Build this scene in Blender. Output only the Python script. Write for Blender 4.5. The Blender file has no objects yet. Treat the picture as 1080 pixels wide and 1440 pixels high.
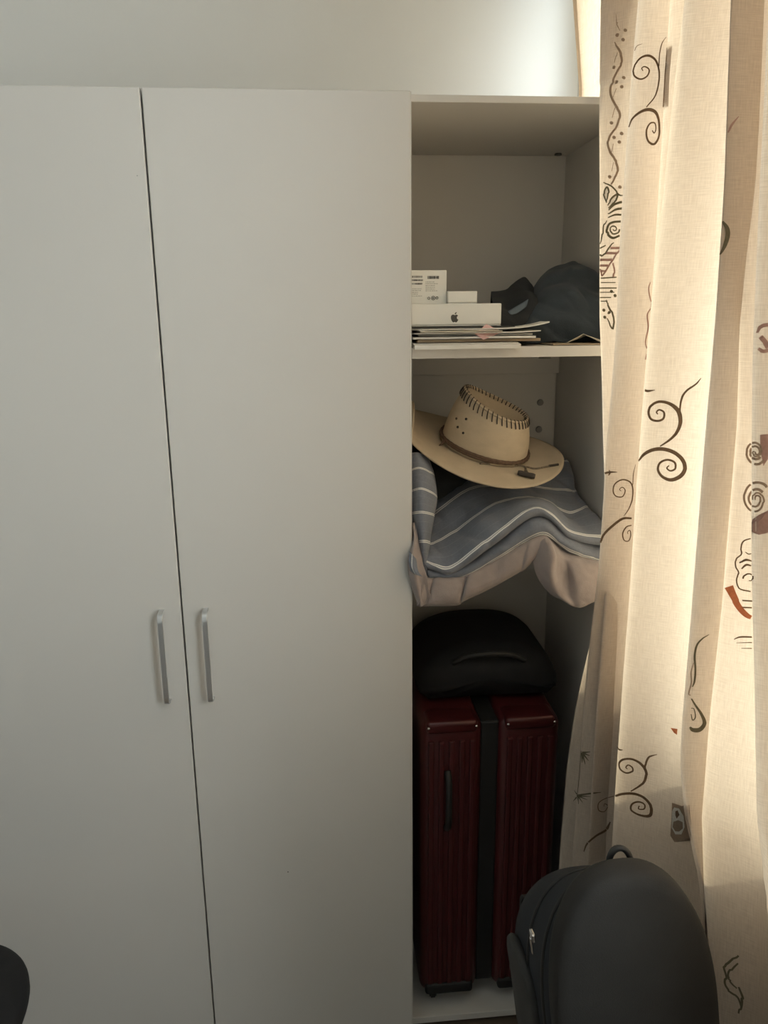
import bpy, bmesh, math, random
from mathutils import Vector, Matrix, noise
from mathutils.bvhtree import BVHTree
random.seed(7)
S = bpy.context.scene
COL = S.collection

# ------------------------------------------------------------------ camera
FPX = 1082.0
CAM = Vector((0.0, -1.5, 1.70))
PITCH, YAW, ROLL = 0.24691, 0.08715, -0.01082
_F = Vector((math.sin(YAW)*math.cos(PITCH), math.cos(YAW)*math.cos(PITCH), -math.sin(PITCH)))
_R = _F.cross(Vector((0, 0, 1))).normalized()
_U = _R.cross(_F)
_R, _U = _R*math.cos(ROLL)+_U*math.sin(ROLL), _U*math.cos(ROLL)-_R*math.sin(ROLL)
cd = bpy.data.cameras.new('camera')
cam = bpy.data.objects.new('camera', cd)
COL.objects.link(cam)
m = Matrix((_R, _U, -_F)).transposed().to_4x4()
m.translation = CAM
cam.matrix_world = m
cd.sensor_fit = 'VERTICAL'
cd.sensor_height = 36.0
cd.lens = 36.0*FPX/1440.0
cd.clip_start = 0.02
S.camera = cam

# ------------------------------------------------------------------ light
world = bpy.data.worlds.new('sky'); S.world = world
world.use_nodes = True
bg = world.node_tree.nodes['Background']
bg.inputs[0].default_value = (0.93, 0.96, 1.0, 1)
bg.inputs[1].default_value = 9.0
sd = bpy.data.lights.new('sun_offscreen', 'SUN')
sd.energy = 7.0
sd.color = (1.0, 0.90, 0.74)
sd.angle = math.radians(1.2)
sun = bpy.data.objects.new('sun_offscreen', sd); COL.objects.link(sun)
SUNDIR = Vector((-0.70, 0.30, -0.64))
sun.rotation_euler = SUNDIR.to_track_quat('-Z', 'Y').to_euler()
sun.location = (4, -2, 5)
S.view_settings.view_transform = 'Standard'
S.view_settings.look = 'None'
S.view_settings.gamma = 1.0
S.view_settings.use_curve_mapping = False
S.view_settings.exposure = 0.12

# ------------------------------------------------------------------ helpers
def ray(px, py):
    return (_F + _R*((px-540)/FPX) + _U*((720-py)/FPX))
def at(px, py, Y):
    d = ray(px, py); t = (Y-CAM.y)/d.y
    return CAM + d*t
def atx(px, py, X):
    d = ray(px, py); t = (X-CAM.x)/d.x
    return CAM + d*t

def tag(o, label=None, cat=None, group=None, kind=None):
    if label: o['label'] = label
    if cat: o['category'] = cat
    if group: o['group'] = group
    if kind: o['kind'] = kind
    return o
def empty(name, loc=(0, 0, 0), rot=(0, 0, 0)):
    o = bpy.data.objects.new(name, None)
    o.empty_display_size = 0.05
    o.location = loc; o.rotation_euler = rot
    COL.objects.link(o)
    return o
def link(name, me, mat, parent=None):
    o = bpy.data.objects.new(name, me)
    COL.objects.link(o)
    if mat is not None and not me.materials: me.materials.append(mat)
    if parent is not None: o.parent = parent
    return o
def mesh(name, verts, faces, mat, parent=None, smooth=False):
    me = bpy.data.meshes.new(name)
    me.from_pydata([tuple(v) for v in verts], [], faces)
    me.update()
    if smooth:
        me.polygons.foreach_set('use_smooth', [True]*len(me.polygons))
    return link(name, me, mat, parent)
def from_bm(name, bm, mat, parent=None, smooth=False):
    me = bpy.data.meshes.new(name)
    bm.normal_update()
    bm.to_mesh(me); bm.free()
    if smooth:
        me.polygons.foreach_set('use_smooth', [True]*len(me.polygons))
    return link(name, me, mat, parent)
def bm_box(bm, x0, x1, y0, y1, z0, z1, bev=0.0, seg=2, M=None):
    r = bmesh.ops.create_cube(bm, size=1.0)
    vs = r['verts']
    for v in vs:
        v.co = Vector(((x0+x1)/2+v.co.x*(x1-x0), (y0+y1)/2+v.co.y*(y1-y0), (z0+z1)/2+v.co.z*(z1-z0)))
    if bev > 0:
        es = list({e for v in vs for e in v.link_edges})
        rr = bmesh.ops.bevel(bm, geom=es, offset=bev, segments=seg, profile=0.5, affect='EDGES')
        vs = list({v for f in rr['faces'] for v in f.verts} | {v for v in vs if v.is_valid})
    if M is not None:
        for v in vs: v.co = M @ v.co
    return vs
def box(name, x0, x1, y0, y1, z0, z1, mat, parent=None, bev=0.0, seg=2, M=None):
    bm = bmesh.new()
    bm_box(bm, x0, x1, y0, y1, z0, z1, bev, seg, M)
    return from_bm(name, bm, mat, parent)
def catmull(P, n, closed=False):
    """resample a list of points (tuples of any length) into n points"""
    k = len(P); out = []
    segs = k if closed else k-1
    for i in range(n):
        t = i/(n if closed else n-1)*segs
        s = min(int(t), segs-1); f = t-s
        if closed:
            a, b, c, d = P[(s-1) % k], P[s % k], P[(s+1) % k], P[(s+2) % k]
        else:
            b, c = P[s], P[s+1]
            a = P[s-1] if s > 0 else tuple(2*x-y for x, y in zip(b, c))
            d = P[s+2] if s+2 < k else tuple(2*y-x for x, y in zip(b, c))
        out.append(tuple(0.5*((2*q)+(-p+r)*f+(2*p-5*q+4*r-w)*f*f+(-p+3*q-3*r+w)*f**3)
                         for p, q, r, w in zip(a, b, c, d)))
    return out
def tube(bm, pts, rad, sides=8, caps=True):
    pts = [Vector(p) for p in pts]
    rings = []
    n = len(pts)
    prev = None
    for i, p in enumerate(pts):
        t = (pts[min(i+1, n-1)]-pts[max(i-1, 0)]).normalized()
        if prev is None:
            a = t.orthogonal().normalized()
        else:
            a = (prev-t*prev.dot(t)).normalized()
        prev = a
        b = t.cross(a)
        r = rad[i] if isinstance(rad, (list, tuple)) else rad
        rings.append([bm.verts.new(p+a*math.cos(2*math.pi*j/sides)*r+b*math.sin(2*math.pi*j/sides)*r) for j in range(sides)])
    for i in range(n-1):
        for j in range(sides):
            bm.faces.new((rings[i][j], rings[i][(j+1) % sides], rings[i+1][(j+1) % sides], rings[i+1][j]))
    if caps:
        bm.faces.new(rings[0][::-1]); bm.faces.new(rings[-1])
def tubeobj(name, pts, rad, mat, parent=None, sides=8):
    bm = bmesh.new(); tube(bm, pts, rad, sides)
    return from_bm(name, bm, mat, parent, True)
def grid_mesh(name, G, mat, parent=None, uv=None, close_u=False, solid=0.0):
    """G: rows of points"""
    R, Cn = len(G), len(G[0])
    verts = [p for row in G for p in row]
    faces = []
    for i in range(R-1):
        for j in range(Cn if close_u else Cn-1):
            j2 = (j+1) % Cn
            faces.append((i*Cn+j, i*Cn+j2, (i+1)*Cn+j2, (i+1)*Cn+j))
    o = mesh(name, verts, faces, mat, parent, True)
    if uv:
        l = o.data.uv_layers.new(name='UVMap')
        for p in o.data.polygons:
            for li in p.loop_indices:
                vi = o.data.loops[li].vertex_index
                l.data[li].uv = uv[vi//Cn][vi % Cn]
    if solid:
        md = o.modifiers.new('thickness', 'SOLIDIFY'); md.thickness = solid; md.offset = 0
    return o

# ------------------------------------------------------------------ materials
def nodes(name):
    mt = bpy.data.materials.new(name); mt.use_nodes = True
    nt = mt.node_tree
    return mt, nt, nt.nodes['Principled BSDF']
def plain(name, col, rough=0.5, metal=0.0, var=0.06, scale=30.0, bump=0.0, bscale=200.0, spec=0.5, stretch=(1, 1, 1), coat=0.0, sheen=0.0):
    mt, nt, b = nodes(name)
    b.inputs['Roughness'].default_value = rough
    b.inputs['Metallic'].default_value = metal
    b.inputs['Specular IOR Level'].default_value = spec
    b.inputs['Coat Weight'].default_value = coat
    b.inputs['Sheen Weight'].default_value = sheen
    tc = nt.nodes.new('ShaderNodeTexCoord')
    mp = nt.nodes.new('ShaderNodeMapping'); mp.inputs['Scale'].default_value = stretch
    nz = nt.nodes.new('ShaderNodeTexNoise'); nz.inputs['Scale'].default_value = scale; nz.inputs['Detail'].default_value = 4
    nt.links.new(tc.outputs['Object'], mp.inputs[0]); nt.links.new(mp.outputs[0], nz.inputs['Vector'])
    rp = nt.nodes.new('ShaderNodeValToRGB')
    rp.color_ramp.elements[0].position = 0.3; rp.color_ramp.elements[1].position = 0.7
    rp.color_ramp.elements[0].color = tuple(c*(1-var) for c in col)+(1,)
    rp.color_ramp.elements[1].color = tuple(min(1, c*(1+var)) for c in col)+(1,)
    nt.links.new(nz.outputs[0], rp.inputs[0]); nt.links.new(rp.outputs[0], b.inputs['Base Color'])
    if bump:
        n2 = nt.nodes.new('ShaderNodeTexNoise'); n2.inputs['Scale'].default_value = bscale; n2.inputs['Detail'].default_value = 3
        nt.links.new(mp.outputs[0], n2.inputs['Vector'])
        bp = nt.nodes.new('ShaderNodeBump'); bp.inputs['Strength'].default_value = bump; bp.inputs['Distance'].default_value = 0.002
        nt.links.new(n2.outputs[0], bp.inputs['Height']); nt.links.new(bp.outputs[0], b.inputs['Normal'])
    return mt

M_wall = plain('plaster', (0.82, 0.81, 0.775), 0.85, var=0.02, scale=3, bump=0.08, bscale=120)
M_ceil = plain('ceiling_paint', (0.80, 0.79, 0.76), 0.9, var=0.02, scale=3)
M_mel = plain('melamine', (0.64, 0.615, 0.575), 0.42, var=0.015, scale=2.5, bump=0.02, bscale=500, spec=0.4)
M_melin = plain('melamine_inside', (0.64, 0.615, 0.575), 0.5, var=0.02, scale=2.5, spec=0.3)
M_edge = plain('edge_band', (0.64, 0.615, 0.575), 0.4, var=0.02)
M_alu = plain('brushed_aluminium', (0.66, 0.67, 0.68), 0.32, 0.9, var=0.05, scale=60, stretch=(1, 1, 0.05))
M_darkplug = plain('dark_plug', (0.10, 0.10, 0.09), 0.5)
M_greyplug = plain('grey_plug', (0.30, 0.29, 0.27), 0.5)
M_whitecard = plain('white_card', (0.80, 0.79, 0.74), 0.55, var=0.015)
M_paper = plain('paper', (0.74, 0.72, 0.66), 0.8, var=0.03, scale=20)
M_paper2 = plain('grey_paper', (0.52, 0.51, 0.48), 0.8, var=0.08, scale=35)
M_paper3 = plain('cream_paper', (0.62, 0.57, 0.46), 0.8, var=0.04)
M_pink = plain('pink_paper', (0.72, 0.46, 0.43), 0.8, var=0.03)
M_kraft = plain('kraft_paper', (0.36, 0.28, 0.19), 0.8, var=0.06)
M_ink = plain('ink', (0.06, 0.055, 0.05), 0.6)
M_greyink = plain('grey_ink', (0.30, 0.29, 0.27), 0.6)
M_logo = plain('logo_ink', (0.07, 0.065, 0.055), 0.5)
M_black = plain('black_nylon', (0.012, 0.012, 0.013), 0.75, var=0.15, scale=40, bump=0.25, bscale=700, spec=0.3)
M_blackgrey = plain('dark_grey_nylon', (0.024, 0.0225, 0.021), 0.8, var=0.1, scale=20, bump=0.25, bscale=700, spec=0.3)
M_navybag = plain('navy_nylon', (0.016, 0.019, 0.024), 0.8, var=0.1, scale=40, bump=0.25, bscale=700, spec=0.3)
M_greybag = plain('grey_mesh', (0.032, 0.032, 0.031), 0.85, var=0.1, bump=0.3, bscale=900)
M_navy = plain('navy_cloth', (0.033, 0.044, 0.054), 0.9, var=0.12, scale=14, bump=0.35, bscale=420, sheen=0.1)
M_navy2 = plain('charcoal_cloth', (0.022, 0.024, 0.026), 0.9, var=0.12, scale=14, bump=0.3, bscale=420)
M_tagblue = plain('slate_webbing', (0.13, 0.16, 0.19), 0.8, var=0.1)
M_hat = plain('straw', (0.50, 0.405, 0.285), 0.8, var=0.07, scale=25, bump=0.25, bscale=500, stretch=(1, 1, 2.0))
M_braid = plain('brown_leather', (0.11, 0.062, 0.037), 0.65, var=0.25, scale=160, bump=0.5, bscale=350)
M_stitch = plain('dark_lace', (0.035, 0.026, 0.02), 0.7)
M_cord = plain('speckled_cord', (0.17, 0.13, 0.09), 0.8, var=0.7, scale=420)
M_red = plain('red_polycarbonate', (0.062, 0.010, 0.011), 0.35, var=0.06, coat=0.1)
M_redmet = plain('red_metal', (0.062, 0.010, 0.011), 0.28, 0.2, var=0.05)
M_rubber = plain('black_rubber', (0.012, 0.012, 0.012), 0.6)
M_steel = plain('steel', (0.6, 0.6, 0.6), 0.25, 1.0)
M_wood = plain('stool_wood', (0.30, 0.20, 0.12), 0.5, var=0.2, scale=12, stretch=(1, 1, 0.1))
M_beige = plain('dusty_pink_cotton', (0.33, 0.278, 0.262), 0.95, var=0.07, scale=40, bump=0.4, bscale=500, sheen=0.2)
M_upvc = plain('white_frame', (0.75, 0.75, 0.74), 0.4, var=0.01)
M_floor = None

def floor_mat():
    mt, nt, b = nodes('floor_tile')
    tc = nt.nodes.new('ShaderNodeTexCoord')
    nz = nt.nodes.new('ShaderNodeTexNoise'); nz.inputs['Scale'].default_value = 9
    rp = nt.nodes.new('ShaderNodeValToRGB')
    rp.color_ramp.elements[0].color = (0.10, 0.075, 0.055, 1); rp.color_ramp.elements[1].color = (0.15, 0.11, 0.08, 1)
    nt.links.new(tc.outputs['Object'], nz.inputs['Vector']); nt.links.new(nz.outputs[0], rp.inputs[0])
    nt.links.new(rp.outputs[0], b.inputs['Base Color'])
    b.inputs['Roughness'].default_value = 0.3
    return mt
M_floor = floor_mat()

def glass_mat():
    mt = bpy.data.materials.new('pane_glass'); mt.use_nodes = True
    nt = mt.node_tree; nt.nodes.clear()
    o = nt.nodes.new('ShaderNodeOutputMaterial'); mx = nt.nodes.new('ShaderNodeMixShader')
    tr = nt.nodes.new('ShaderNodeBsdfTransparent'); gl = nt.nodes.new('ShaderNodeBsdfGlossy')
    tr.inputs[0].default_value = (0.93, 0.96, 0.95, 1); gl.inputs['Roughness'].default_value = 0.02
    mx.inputs[0].default_value = 0.06
    nt.links.new(tr.outputs[0], mx.inputs[1]); nt.links.new(gl.outputs[0], mx.inputs[2]); nt.links.new(mx.outputs[0], o.inputs[0])
    return mt
M_glass = glass_mat()

def cloth_translucent(name, c1, c2, trans, tfac):
    """slubby woven curtain cloth, part of the light passes through"""
    mt, nt, b = nodes(name)
    out = nt.nodes['Material Output']
    b.inputs['Roughness'].default_value = 0.85; b.inputs['Specular IOR Level'].default_value = 0.15
    tc = nt.nodes.new('ShaderNodeTexCoord')
    def slub(scale):
        mp = nt.nodes.new('ShaderNodeMapping'); mp.inputs['Scale'].default_value = scale
        nz = nt.nodes.new('ShaderNodeTexNoise'); nz.inputs['Scale'].default_value = 1; nz.inputs['Detail'].default_value = 3
        nt.links.new(tc.outputs['UV'], mp.inputs[0]); nt.links.new(mp.outputs[0], nz.inputs['Vector'])
        return nz
    a = slub((900, 45, 1)); c = slub((45, 900, 1))
    ad = nt.nodes.new('ShaderNodeMath'); ad.operation = 'ADD'
    nt.links.new(a.outputs[0], ad.inputs[0]); nt.links.new(c.outputs[0], ad.inputs[1])
    hf = nt.nodes.new('ShaderNodeMath'); hf.operation = 'MULTIPLY'; hf.inputs[1].default_value = 0.5
    nt.links.new(ad.outputs[0], hf.inputs[0])
    rp = nt.nodes.new('ShaderNodeValToRGB')
    rp.color_ramp.elements[0].position = 0.35; rp.color_ramp.elements[1].position = 0.62
    rp.color_ramp.elements[0].color = c1+(1,); rp.color_ramp.elements[1].color = c2+(1,)
    nt.links.new(hf.outputs[0], rp.inputs[0])
    nt.links.new(rp.outputs[0], b.inputs['Base Color'])
    bp = nt.nodes.new('ShaderNodeBump'); bp.inputs['Strength'].default_value = 0.25; bp.inputs['Distance'].default_value = 0.001
    nt.links.new(hf.outputs[0], bp.inputs['Height']); nt.links.new(bp.outputs[0], b.inputs['Normal'])
    tl = nt.nodes.new('ShaderNodeBsdfTranslucent')
    mul = nt.nodes.new('ShaderNodeMix'); mul.data_type = 'RGBA'; mul.blend_type = 'MULTIPLY'; mul.inputs[0].default_value = 1
    nt.links.new(rp.outputs[0], mul.inputs[6]); mul.inputs[7].default_value = trans+(1,)
    nt.links.new(mul.outputs[2], tl.inputs['Color'])
    mx = nt.nodes.new('ShaderNodeMixShader'); mx.inputs[0].default_value = tfac
    nt.links.new(b.outputs[0], mx.inputs[1]); nt.links.new(tl.outputs[0], mx.inputs[2]); nt.links.new(mx.outputs[0], out.inputs[0])
    return mt
M_curtain = cloth_translucent('curtain_linen', (0.56, 0.475, 0.395), (0.68, 0.595, 0.505), (1.0, 0.93, 0.80), 0.31)
def print_mat(name, col):
    mt, nt, b = nodes(name)
    b.inputs['Base Color'].default_value = col+(1,)
    b.inputs['Roughness'].default_value = 0.85; b.inputs['Specular IOR Level'].default_value = 0.1
    tc = nt.nodes.new('ShaderNodeTexCoord'); nz = nt.nodes.new('ShaderNodeTexNoise'); nz.inputs['Scale'].default_value = 300
    rp = nt.nodes.new('ShaderNodeValToRGB')
    rp.color_ramp.elements[0].color = tuple(c*0.8 for c in col)+(1,); rp.color_ramp.elements[1].color = tuple(min(1, c*1.2) for c in col)+(1,)
    nt.links.new(tc.outputs['Object'], nz.inputs['Vector']); nt.links.new(nz.outputs[0], rp.inputs[0]); nt.links.new(rp.outputs[0], b.inputs['Base Color'])
    tl = nt.nodes.new('ShaderNodeBsdfTranslucent'); nt.links.new(rp.outputs[0], tl.inputs['Color'])
    mx = nt.nodes.new('ShaderNodeMixShader'); mx.inputs[0].default_value = 0.35
    nt.links.new(b.outputs[0], mx.inputs[1]); nt.links.new(tl.outputs[0], mx.inputs[2])
    nt.links.new(mx.outputs[0], nt.nodes['Material Output'].inputs[0])
    return mt
P_brown = print_mat('print_brown', (0.19, 0.13, 0.085))
P_taupe = print_mat('print_taupe', (0.36, 0.27, 0.20))
P_olive = print_mat('print_olive', (0.17, 0.15, 0.10))
P_orange = print_mat('print_orange', (0.55, 0.20, 0.10))
P_mauve = print_mat('print_mauve', (0.42, 0.27, 0.23))
P_white = print_mat('print_white', (0.80, 0.77, 0.70))

def stripe_mat():
    """grey-blue quilt cotton with pairs of white lines; UV.y is metres along the cloth"""
    mt, nt, b = nodes('striped_cotton')
    b.inputs['Roughness'].default_value = 0.9; b.inputs['Sheen Weight'].default_value = 0.2; b.inputs['Specular IOR Level'].default_value = 0.2
    tc = nt.nodes.new('ShaderNodeTexCoord'); sp = nt.nodes.new('ShaderNodeSeparateXYZ')
    nt.links.new(tc.outputs['UV'], sp.inputs[0])
    def M(op, a, bb=None):
        n = nt.nodes.new('ShaderNodeMath'); n.operation = op
        for i, x in enumerate((a, bb)):
            if x is None: continue
            if isinstance(x, (int, float)): n.inputs[i].default_value = x
            else: nt.links.new(x, n.inputs[i])
        return n.outputs[0]
    fr = M('FRACT', sp.outputs[1])                        # one stripe pair per unit of v
    d = M('ABSOLUTE', M('SUBTRACT', fr, 0.5))             # distance from the pair's middle
    line = M('LESS_THAN', M('ABSOLUTE', M('SUBTRACT', d, 0.028)), 0.018)
    fr2 = M('FRACT', M('MULTIPLY', sp.outputs[1], 3.0))
    thin = M('MULTIPLY', M('LESS_THAN', M('ABSOLUTE', M('SUBTRACT', fr2, 0.5)), 0.02), 0.10)
    nz = nt.nodes.new('ShaderNodeTexNoise'); nz.inputs['Scale'].default_value = 220
    nt.links.new(tc.outputs['Object'], nz.inputs['Vector'])
    rp = nt.nodes.new('ShaderNodeValToRGB')
    rp.color_ramp.elements[0].color = (0.15, 0.165, 0.20, 1); rp.color_ramp.elements[1].color = (0.21, 0.225, 0.265, 1)
    nt.links.new(nz.outputs[0], rp.inputs[0])
    mx = nt.nodes.new('ShaderNodeMix'); mx.data_type = 'RGBA'
    nt.links.new(M('MAXIMUM', line, thin), mx.inputs[0])
    nt.links.new(rp.outputs[0], mx.inputs[6]); mx.inputs[7].default_value = (0.72, 0.72, 0.70, 1)
    nt.links.new(mx.outputs[2], b.inputs['Base Color'])
    bp = nt.nodes.new('ShaderNodeBump'); bp.inputs['Strength'].default_value = 0.2; bp.inputs['Distance'].default_value = 0.001
    nt.links.new(nz.outputs[0], bp.inputs['Height']); nt.links.new(bp.outputs[0], b.inputs['Normal'])
    return mt
M_stripe = stripe_mat()

# ------------------------------------------------------------------ the setting
XL, XR, YF, YB, ZC = -2.3, 0.66, -3.3, 0.515, 2.80
W0, W1, WZ0, WZ1 = -1.9, 0.37, 1.0, 2.60          # window opening in the right wall
T = 0.14
tag(box('floor', XL-T, XR+T, YF-T, YB+T, -0.1, 0, M_floor), kind='structure')
tag(box('ceiling', XL-T, XR+T, YF-T, YB+T, ZC, ZC+0.1, M_ceil), kind='structure')
tag(box('wall_back', XL-T, XR+T, YB, YB+T, 0, ZC, M_wall), kind='structure')
tag(box('wall_left', XL-T, XL, YF, YB, 0, ZC, M_wall), kind='structure')
tag(box('wall_front', XL-T, XR+T, YF-T, YF, 0, ZC, M_wall), kind='structure')
bm = bmesh.new()
bm_box(bm, XR, XR+T, YF, W0, 0, ZC); bm_box(bm, XR, XR+T, W1, YB, 0, ZC)
bm_box(bm, XR, XR+T, W0, W1, 0, WZ0); bm_box(bm, XR, XR+T, W0, W1, WZ1, ZC)
tag(from_bm('wall_right', bm, M_wall), kind='structure')
win = empty('window_1', (XR+0.08, (W0+W1)/2, WZ0)); tag(win, kind='structure')
inv = Matrix.Translation(-win.location)
def wbox(name, *a, mat=M_upvc, bev=0.004): return box(name, *a, mat, win, bev, 1, inv)
fx0, fx1 = XR+0.05, XR+0.11
for a in ((W0, W0+0.05, WZ0, WZ1), (W1-0.05, W1, WZ0, WZ1), (W0+0.05, W1-0.05, WZ0, WZ0+0.05), (W0+0.05, W1-0.05, WZ1-0.05, WZ1)):
    wbox('window_frame', fx0, fx1, *a)
ws = [W0+0.05, W0+0.05+(W1-W0-0.1)/3, W0+0.05+(W1-W0-0.1)*2/3, W1-0.05]
for k in (1, 2):
    wbox('mullion', fx0+0.005, fx1-0.005, ws[k]-0.025, ws[k]+0.025, WZ0+0.05, WZ1-0.05)
for k in range(3):
    a = ws[k]+(0.025 if k else 0); b = ws[k+1]-(0.025 if k < 2 else 0)
    wbox('pane', XR+0.078, XR+0.082, a, b, WZ0+0.05, WZ1-0.05, mat=M_glass, bev=0)
wbox('window_sill', XR-0.03, XR+0.05, W0-0.03, -0.03, WZ0-0.03, WZ0, bev=0.006)
tag(box('baseboard_back', XL, -0.80, YB-0.012, YB, 0, 0.08, M_edge, None, 0.003), kind='structure')
tag(box('baseboard_left', XL, XL+0.012, YF, YB-0.012, 0, 0.08, M_edge, None, 0.003), kind='structure')
tag(box('baseboard_right', XR-0.012, XR, YF, -0.03, 0, 0.08, M_edge, None, 0.003), kind='structure')
# portal only guides the sampling of the sky through the window opening
pd = bpy.data.lights.new('window_right_offscreen', 'AREA'); pd.shape = 'RECTANGLE'; pd.size = WZ1-WZ0; pd.size_y = W1-W0
pd.cycles.is_portal = True
po = bpy.data.objects.new('window_right_offscreen', pd); COL.objects.link(po)
po.location = (XR+0.16, (W0+W1)/2, (WZ0+WZ1)/2); po.rotation_euler = (0, math.pi/2, 0)

# ------------------------------------------------------------------ wardrobe
ZT = 2.092; ZB0, ZB1 = 0.012, 0.030
XG, XE, XI = -0.284, 0.187, 0.628
ZS0, ZS1 = 1.622, 1.643                       # upper shelf
zm = at(735, 801, 0.02).z; ZM0, ZM1 = zm-0.018, zm  # lower shelf
XWL = XG-0.473
war = empty('wardrobe', ((XWL+XI)/2, 0.25, 0))
tag(war, 'tall off-white three-door wardrobe with one bay standing open beside the curtain', 'wardrobe')
winv = Matrix.Translation(-war.location)
def wb(name, *a, mat=M_melin, bev=0.0008, parent=None):
    o = box(name, *a, mat, war, bev, 1, winv)
    return o
C0 = 0.019                                     # carcass front plane; doors sit in front of it
wb('top_panel', XWL, XI+0.018, C0, 0.49, 2.0786, ZT-0.001, mat=M_melin)
wb('side_panel', XI, XI+0.018, C0, 0.49, 0.0, 2.0784)
wb('side_panel', XWL, XWL+0.018, C0, 0.49, 0.0, 2.0784)
wb('partition', 0.172, 0.190, C0, 0.480, ZB1, 2.0784)
wb('partition', XG-0.009, XG+0.009, C0, 0.480, ZB1, 2.0784)
wb('bottom_panel', XWL+0.018, XI, C0, 0.480, ZB0, ZB1, mat=M_edge)
wb('plinth', XWL+0.018, XI, 0.045, 0.06, 0.0, ZB0)
wb('back_panel', XWL+0.018, XI, 0.481, 0.489, ZB1, 2.0784)
sh = wb('shelf', 0.190, XI, C0, 0.4805, ZS0, ZS1)
wb('shelf', 0.190, XI, C0+0.055, 0.4805, ZM0, ZM1)
zr = at(700, 526, 0.462).z
wb('back_rail', 0.190, XI, 0.462, 0.4805, zr, ZS0)
xr2 = at(780, 560, 0.470).x
wb('backing_board', 0.190, xr2, 0.472, 0.4805, zm+0.001, zr)
def plug(p, r, mat, parent, axis='Y', name='cam_plug'):
    bm = bmesh.new()
    mt = Matrix.Rotation(math.pi/2, 4, 'X') if axis == 'Y' else (Matrix.Rotation(math.pi/2, 4, 'Y') if axis == 'X' else Matrix.Identity(4))
    bmesh.ops.create_cone(bm, cap_ends=True, segments=16, radius1=r, radius2=r*0.85, depth=0.006, matrix=winv @ Matrix.Translation(p) @ mt)
    return from_bm(name, bm, mat, parent)
plug(at(760, 566, 0.470), 0.009, M_greyplug, war); plug(at(758, 604, 0.470), 0.009, M_greyplug, war)
p = at(785, 213, 0.455); p.z = 2.0776; plug(p, 0.009, M_darkplug, war, 'Z')
plug(Vector((at(768, 505, 0.05).x, 0.06, ZS0-0.002)), 0.013, M_darkplug, war, 'Z')

def handle(door, x, off):
    """bowed flat aluminium pull"""
    a, b = at(x[0], x[1], -0.001), at(x[2], x[3], -0.001)
    h = a.z-b.z
    xc = (a.x+b.x)/2
    bm = bmesh.new()
    prof = [(0.0, 0.0), (-0.012, -0.0006), (-0.0225, -0.004), (-0.0275, -0.013), (-0.0285, -0.030), (-0.0285, -h*0.5),
            (-0.0285, -h+0.030), (-0.0275, -h+0.013), (-0.0225, -h+0.004), (-0.012, -h+0.0006), (0.0, -h)]
    prof = catmull(prof, 41)
    w = 0.0052; rows = []
    for i, (y, z) in enumerate(prof):
        a2 = Vector(prof[max(i-1, 0)]); b2 = Vector(prof[min(i+1, 40)]); t = (b2-a2).normalized(); n = Vector((-t.y, t.x))*0.0022
        rows.append([(xc+sx*w, y+sn*n.x, a.z+z+sn*n.y) for sx, sn in ((-1, -1), (1, -1), (1, 1), (-1, 1))])
    V = [[bm.verts.new(winv @ Vector(q)) for q in r] for r in rows]
    for i in range(40):
        for j in range(4):
            bm.faces.new((V[i][j], V[i][(j+1) % 4], V[i+1][(j+1) % 4], V[i+1][j]))
    bm.faces.new(V[0]); bm.faces.new(V[-1][::-1])
    bmesh.ops.recalc_face_normals(bm, faces=bm.faces)
    es = [e for e in bm.edges if len(e.link_faces) == 2 and e.calc_face_angle(0) > 1.0]
    bmesh.ops.bevel(bm, geom=es, offset=0.0007, segments=1, affect='EDGES')
    o = from_bm('handle', bm, M_alu, door)
    o['label'] = 'bowed brushed aluminium bar handle'
    return o
d1 = wb('door', XWL, XG-0.0018, 0.0, 0.018, 0.012, ZT, mat=M_mel, bev=0.0015)
d2 = wb('door', XG+0.0018, XE, 0.0, 0.018, 0.012, ZT, mat=M_mel, bev=0.0015)
for d, e in ((d1, XG-0.0018), (d2, XE), (d1, XG)):
    pass
handle(d1, (229, 858, 237, 984), -1)
handle(d2, (291, 856, 297, 981), 1)
q = at(405, 1226, 0.0)
tubeobj('scuff_mark', [winv @ (q+Vector((0, 0.001, 0))), winv @ (q+Vector((0, -0.0006, 0)))], 0.0014, M_ink, d2)
q = at(193, 247, 0.0)
tubeobj('scuff_mark', [winv @ (q+Vector((0, 0.001, 0))), winv @ (q+Vector((0, -0.0006, 0)))], 0.0009, M_greyink, d1)
# edge banding of the shelf and of the door edges
wb('edge_band', 0.191, XI, C0-0.0012, C0-0.0001, ZS0+0.0004, ZS1-0.0004, mat=M_edge, bev=0)
wb('edge_band', XE+0.0001, XE+0.0011, 0.0008, 0.0172, 0.0128, ZT-0.001, mat=M_edge, bev=0)

# ------------------------------------------------------------------ curtain
def interp(L, z):
    """L: list of (z, value) any order; flat ends"""
    L = sorted(L)
    if z <= L[0][0]: return L[0][1]
    if z >= L[-1][0]: return L[-1][1]
    for (a, va), (b, vb) in zip(L, L[1:]):
        if a <= z <= b:
            t = (z-a)/(b-a)
            return va+(vb-va)*t
def sil(X, pts):
    """a fold crest running down at distance X from the window wall, through these sight lines"""
    L = []
    for px, py in pts:
        q = atx(px, py, X); L.append((q.z, q.y))
    return lambda z: (X, interp(L, z))
def silx(Y, pts):
    L = []
    for px, py in pts:
        q = at(px, py, Y); L.append((q.z, q.x))
    return lambda z: (interp(L, z), Y)
def vary(LX, LY):
    return lambda z: (interp(LX, z), interp(LY, z))
fA = sil(0.53, [(846, 0), (845, 130), (843, 450), (848, 620), (852, 720), (850, 850), (838, 1000), (826, 1200)])
fB = sil(0.515, [(897, 0), (887, 100), (876, 280), (868, 450), (858, 560), (850, 640), (841, 800), (830, 900), (820, 1000), (806, 1200), (796, 1440)])
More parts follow.
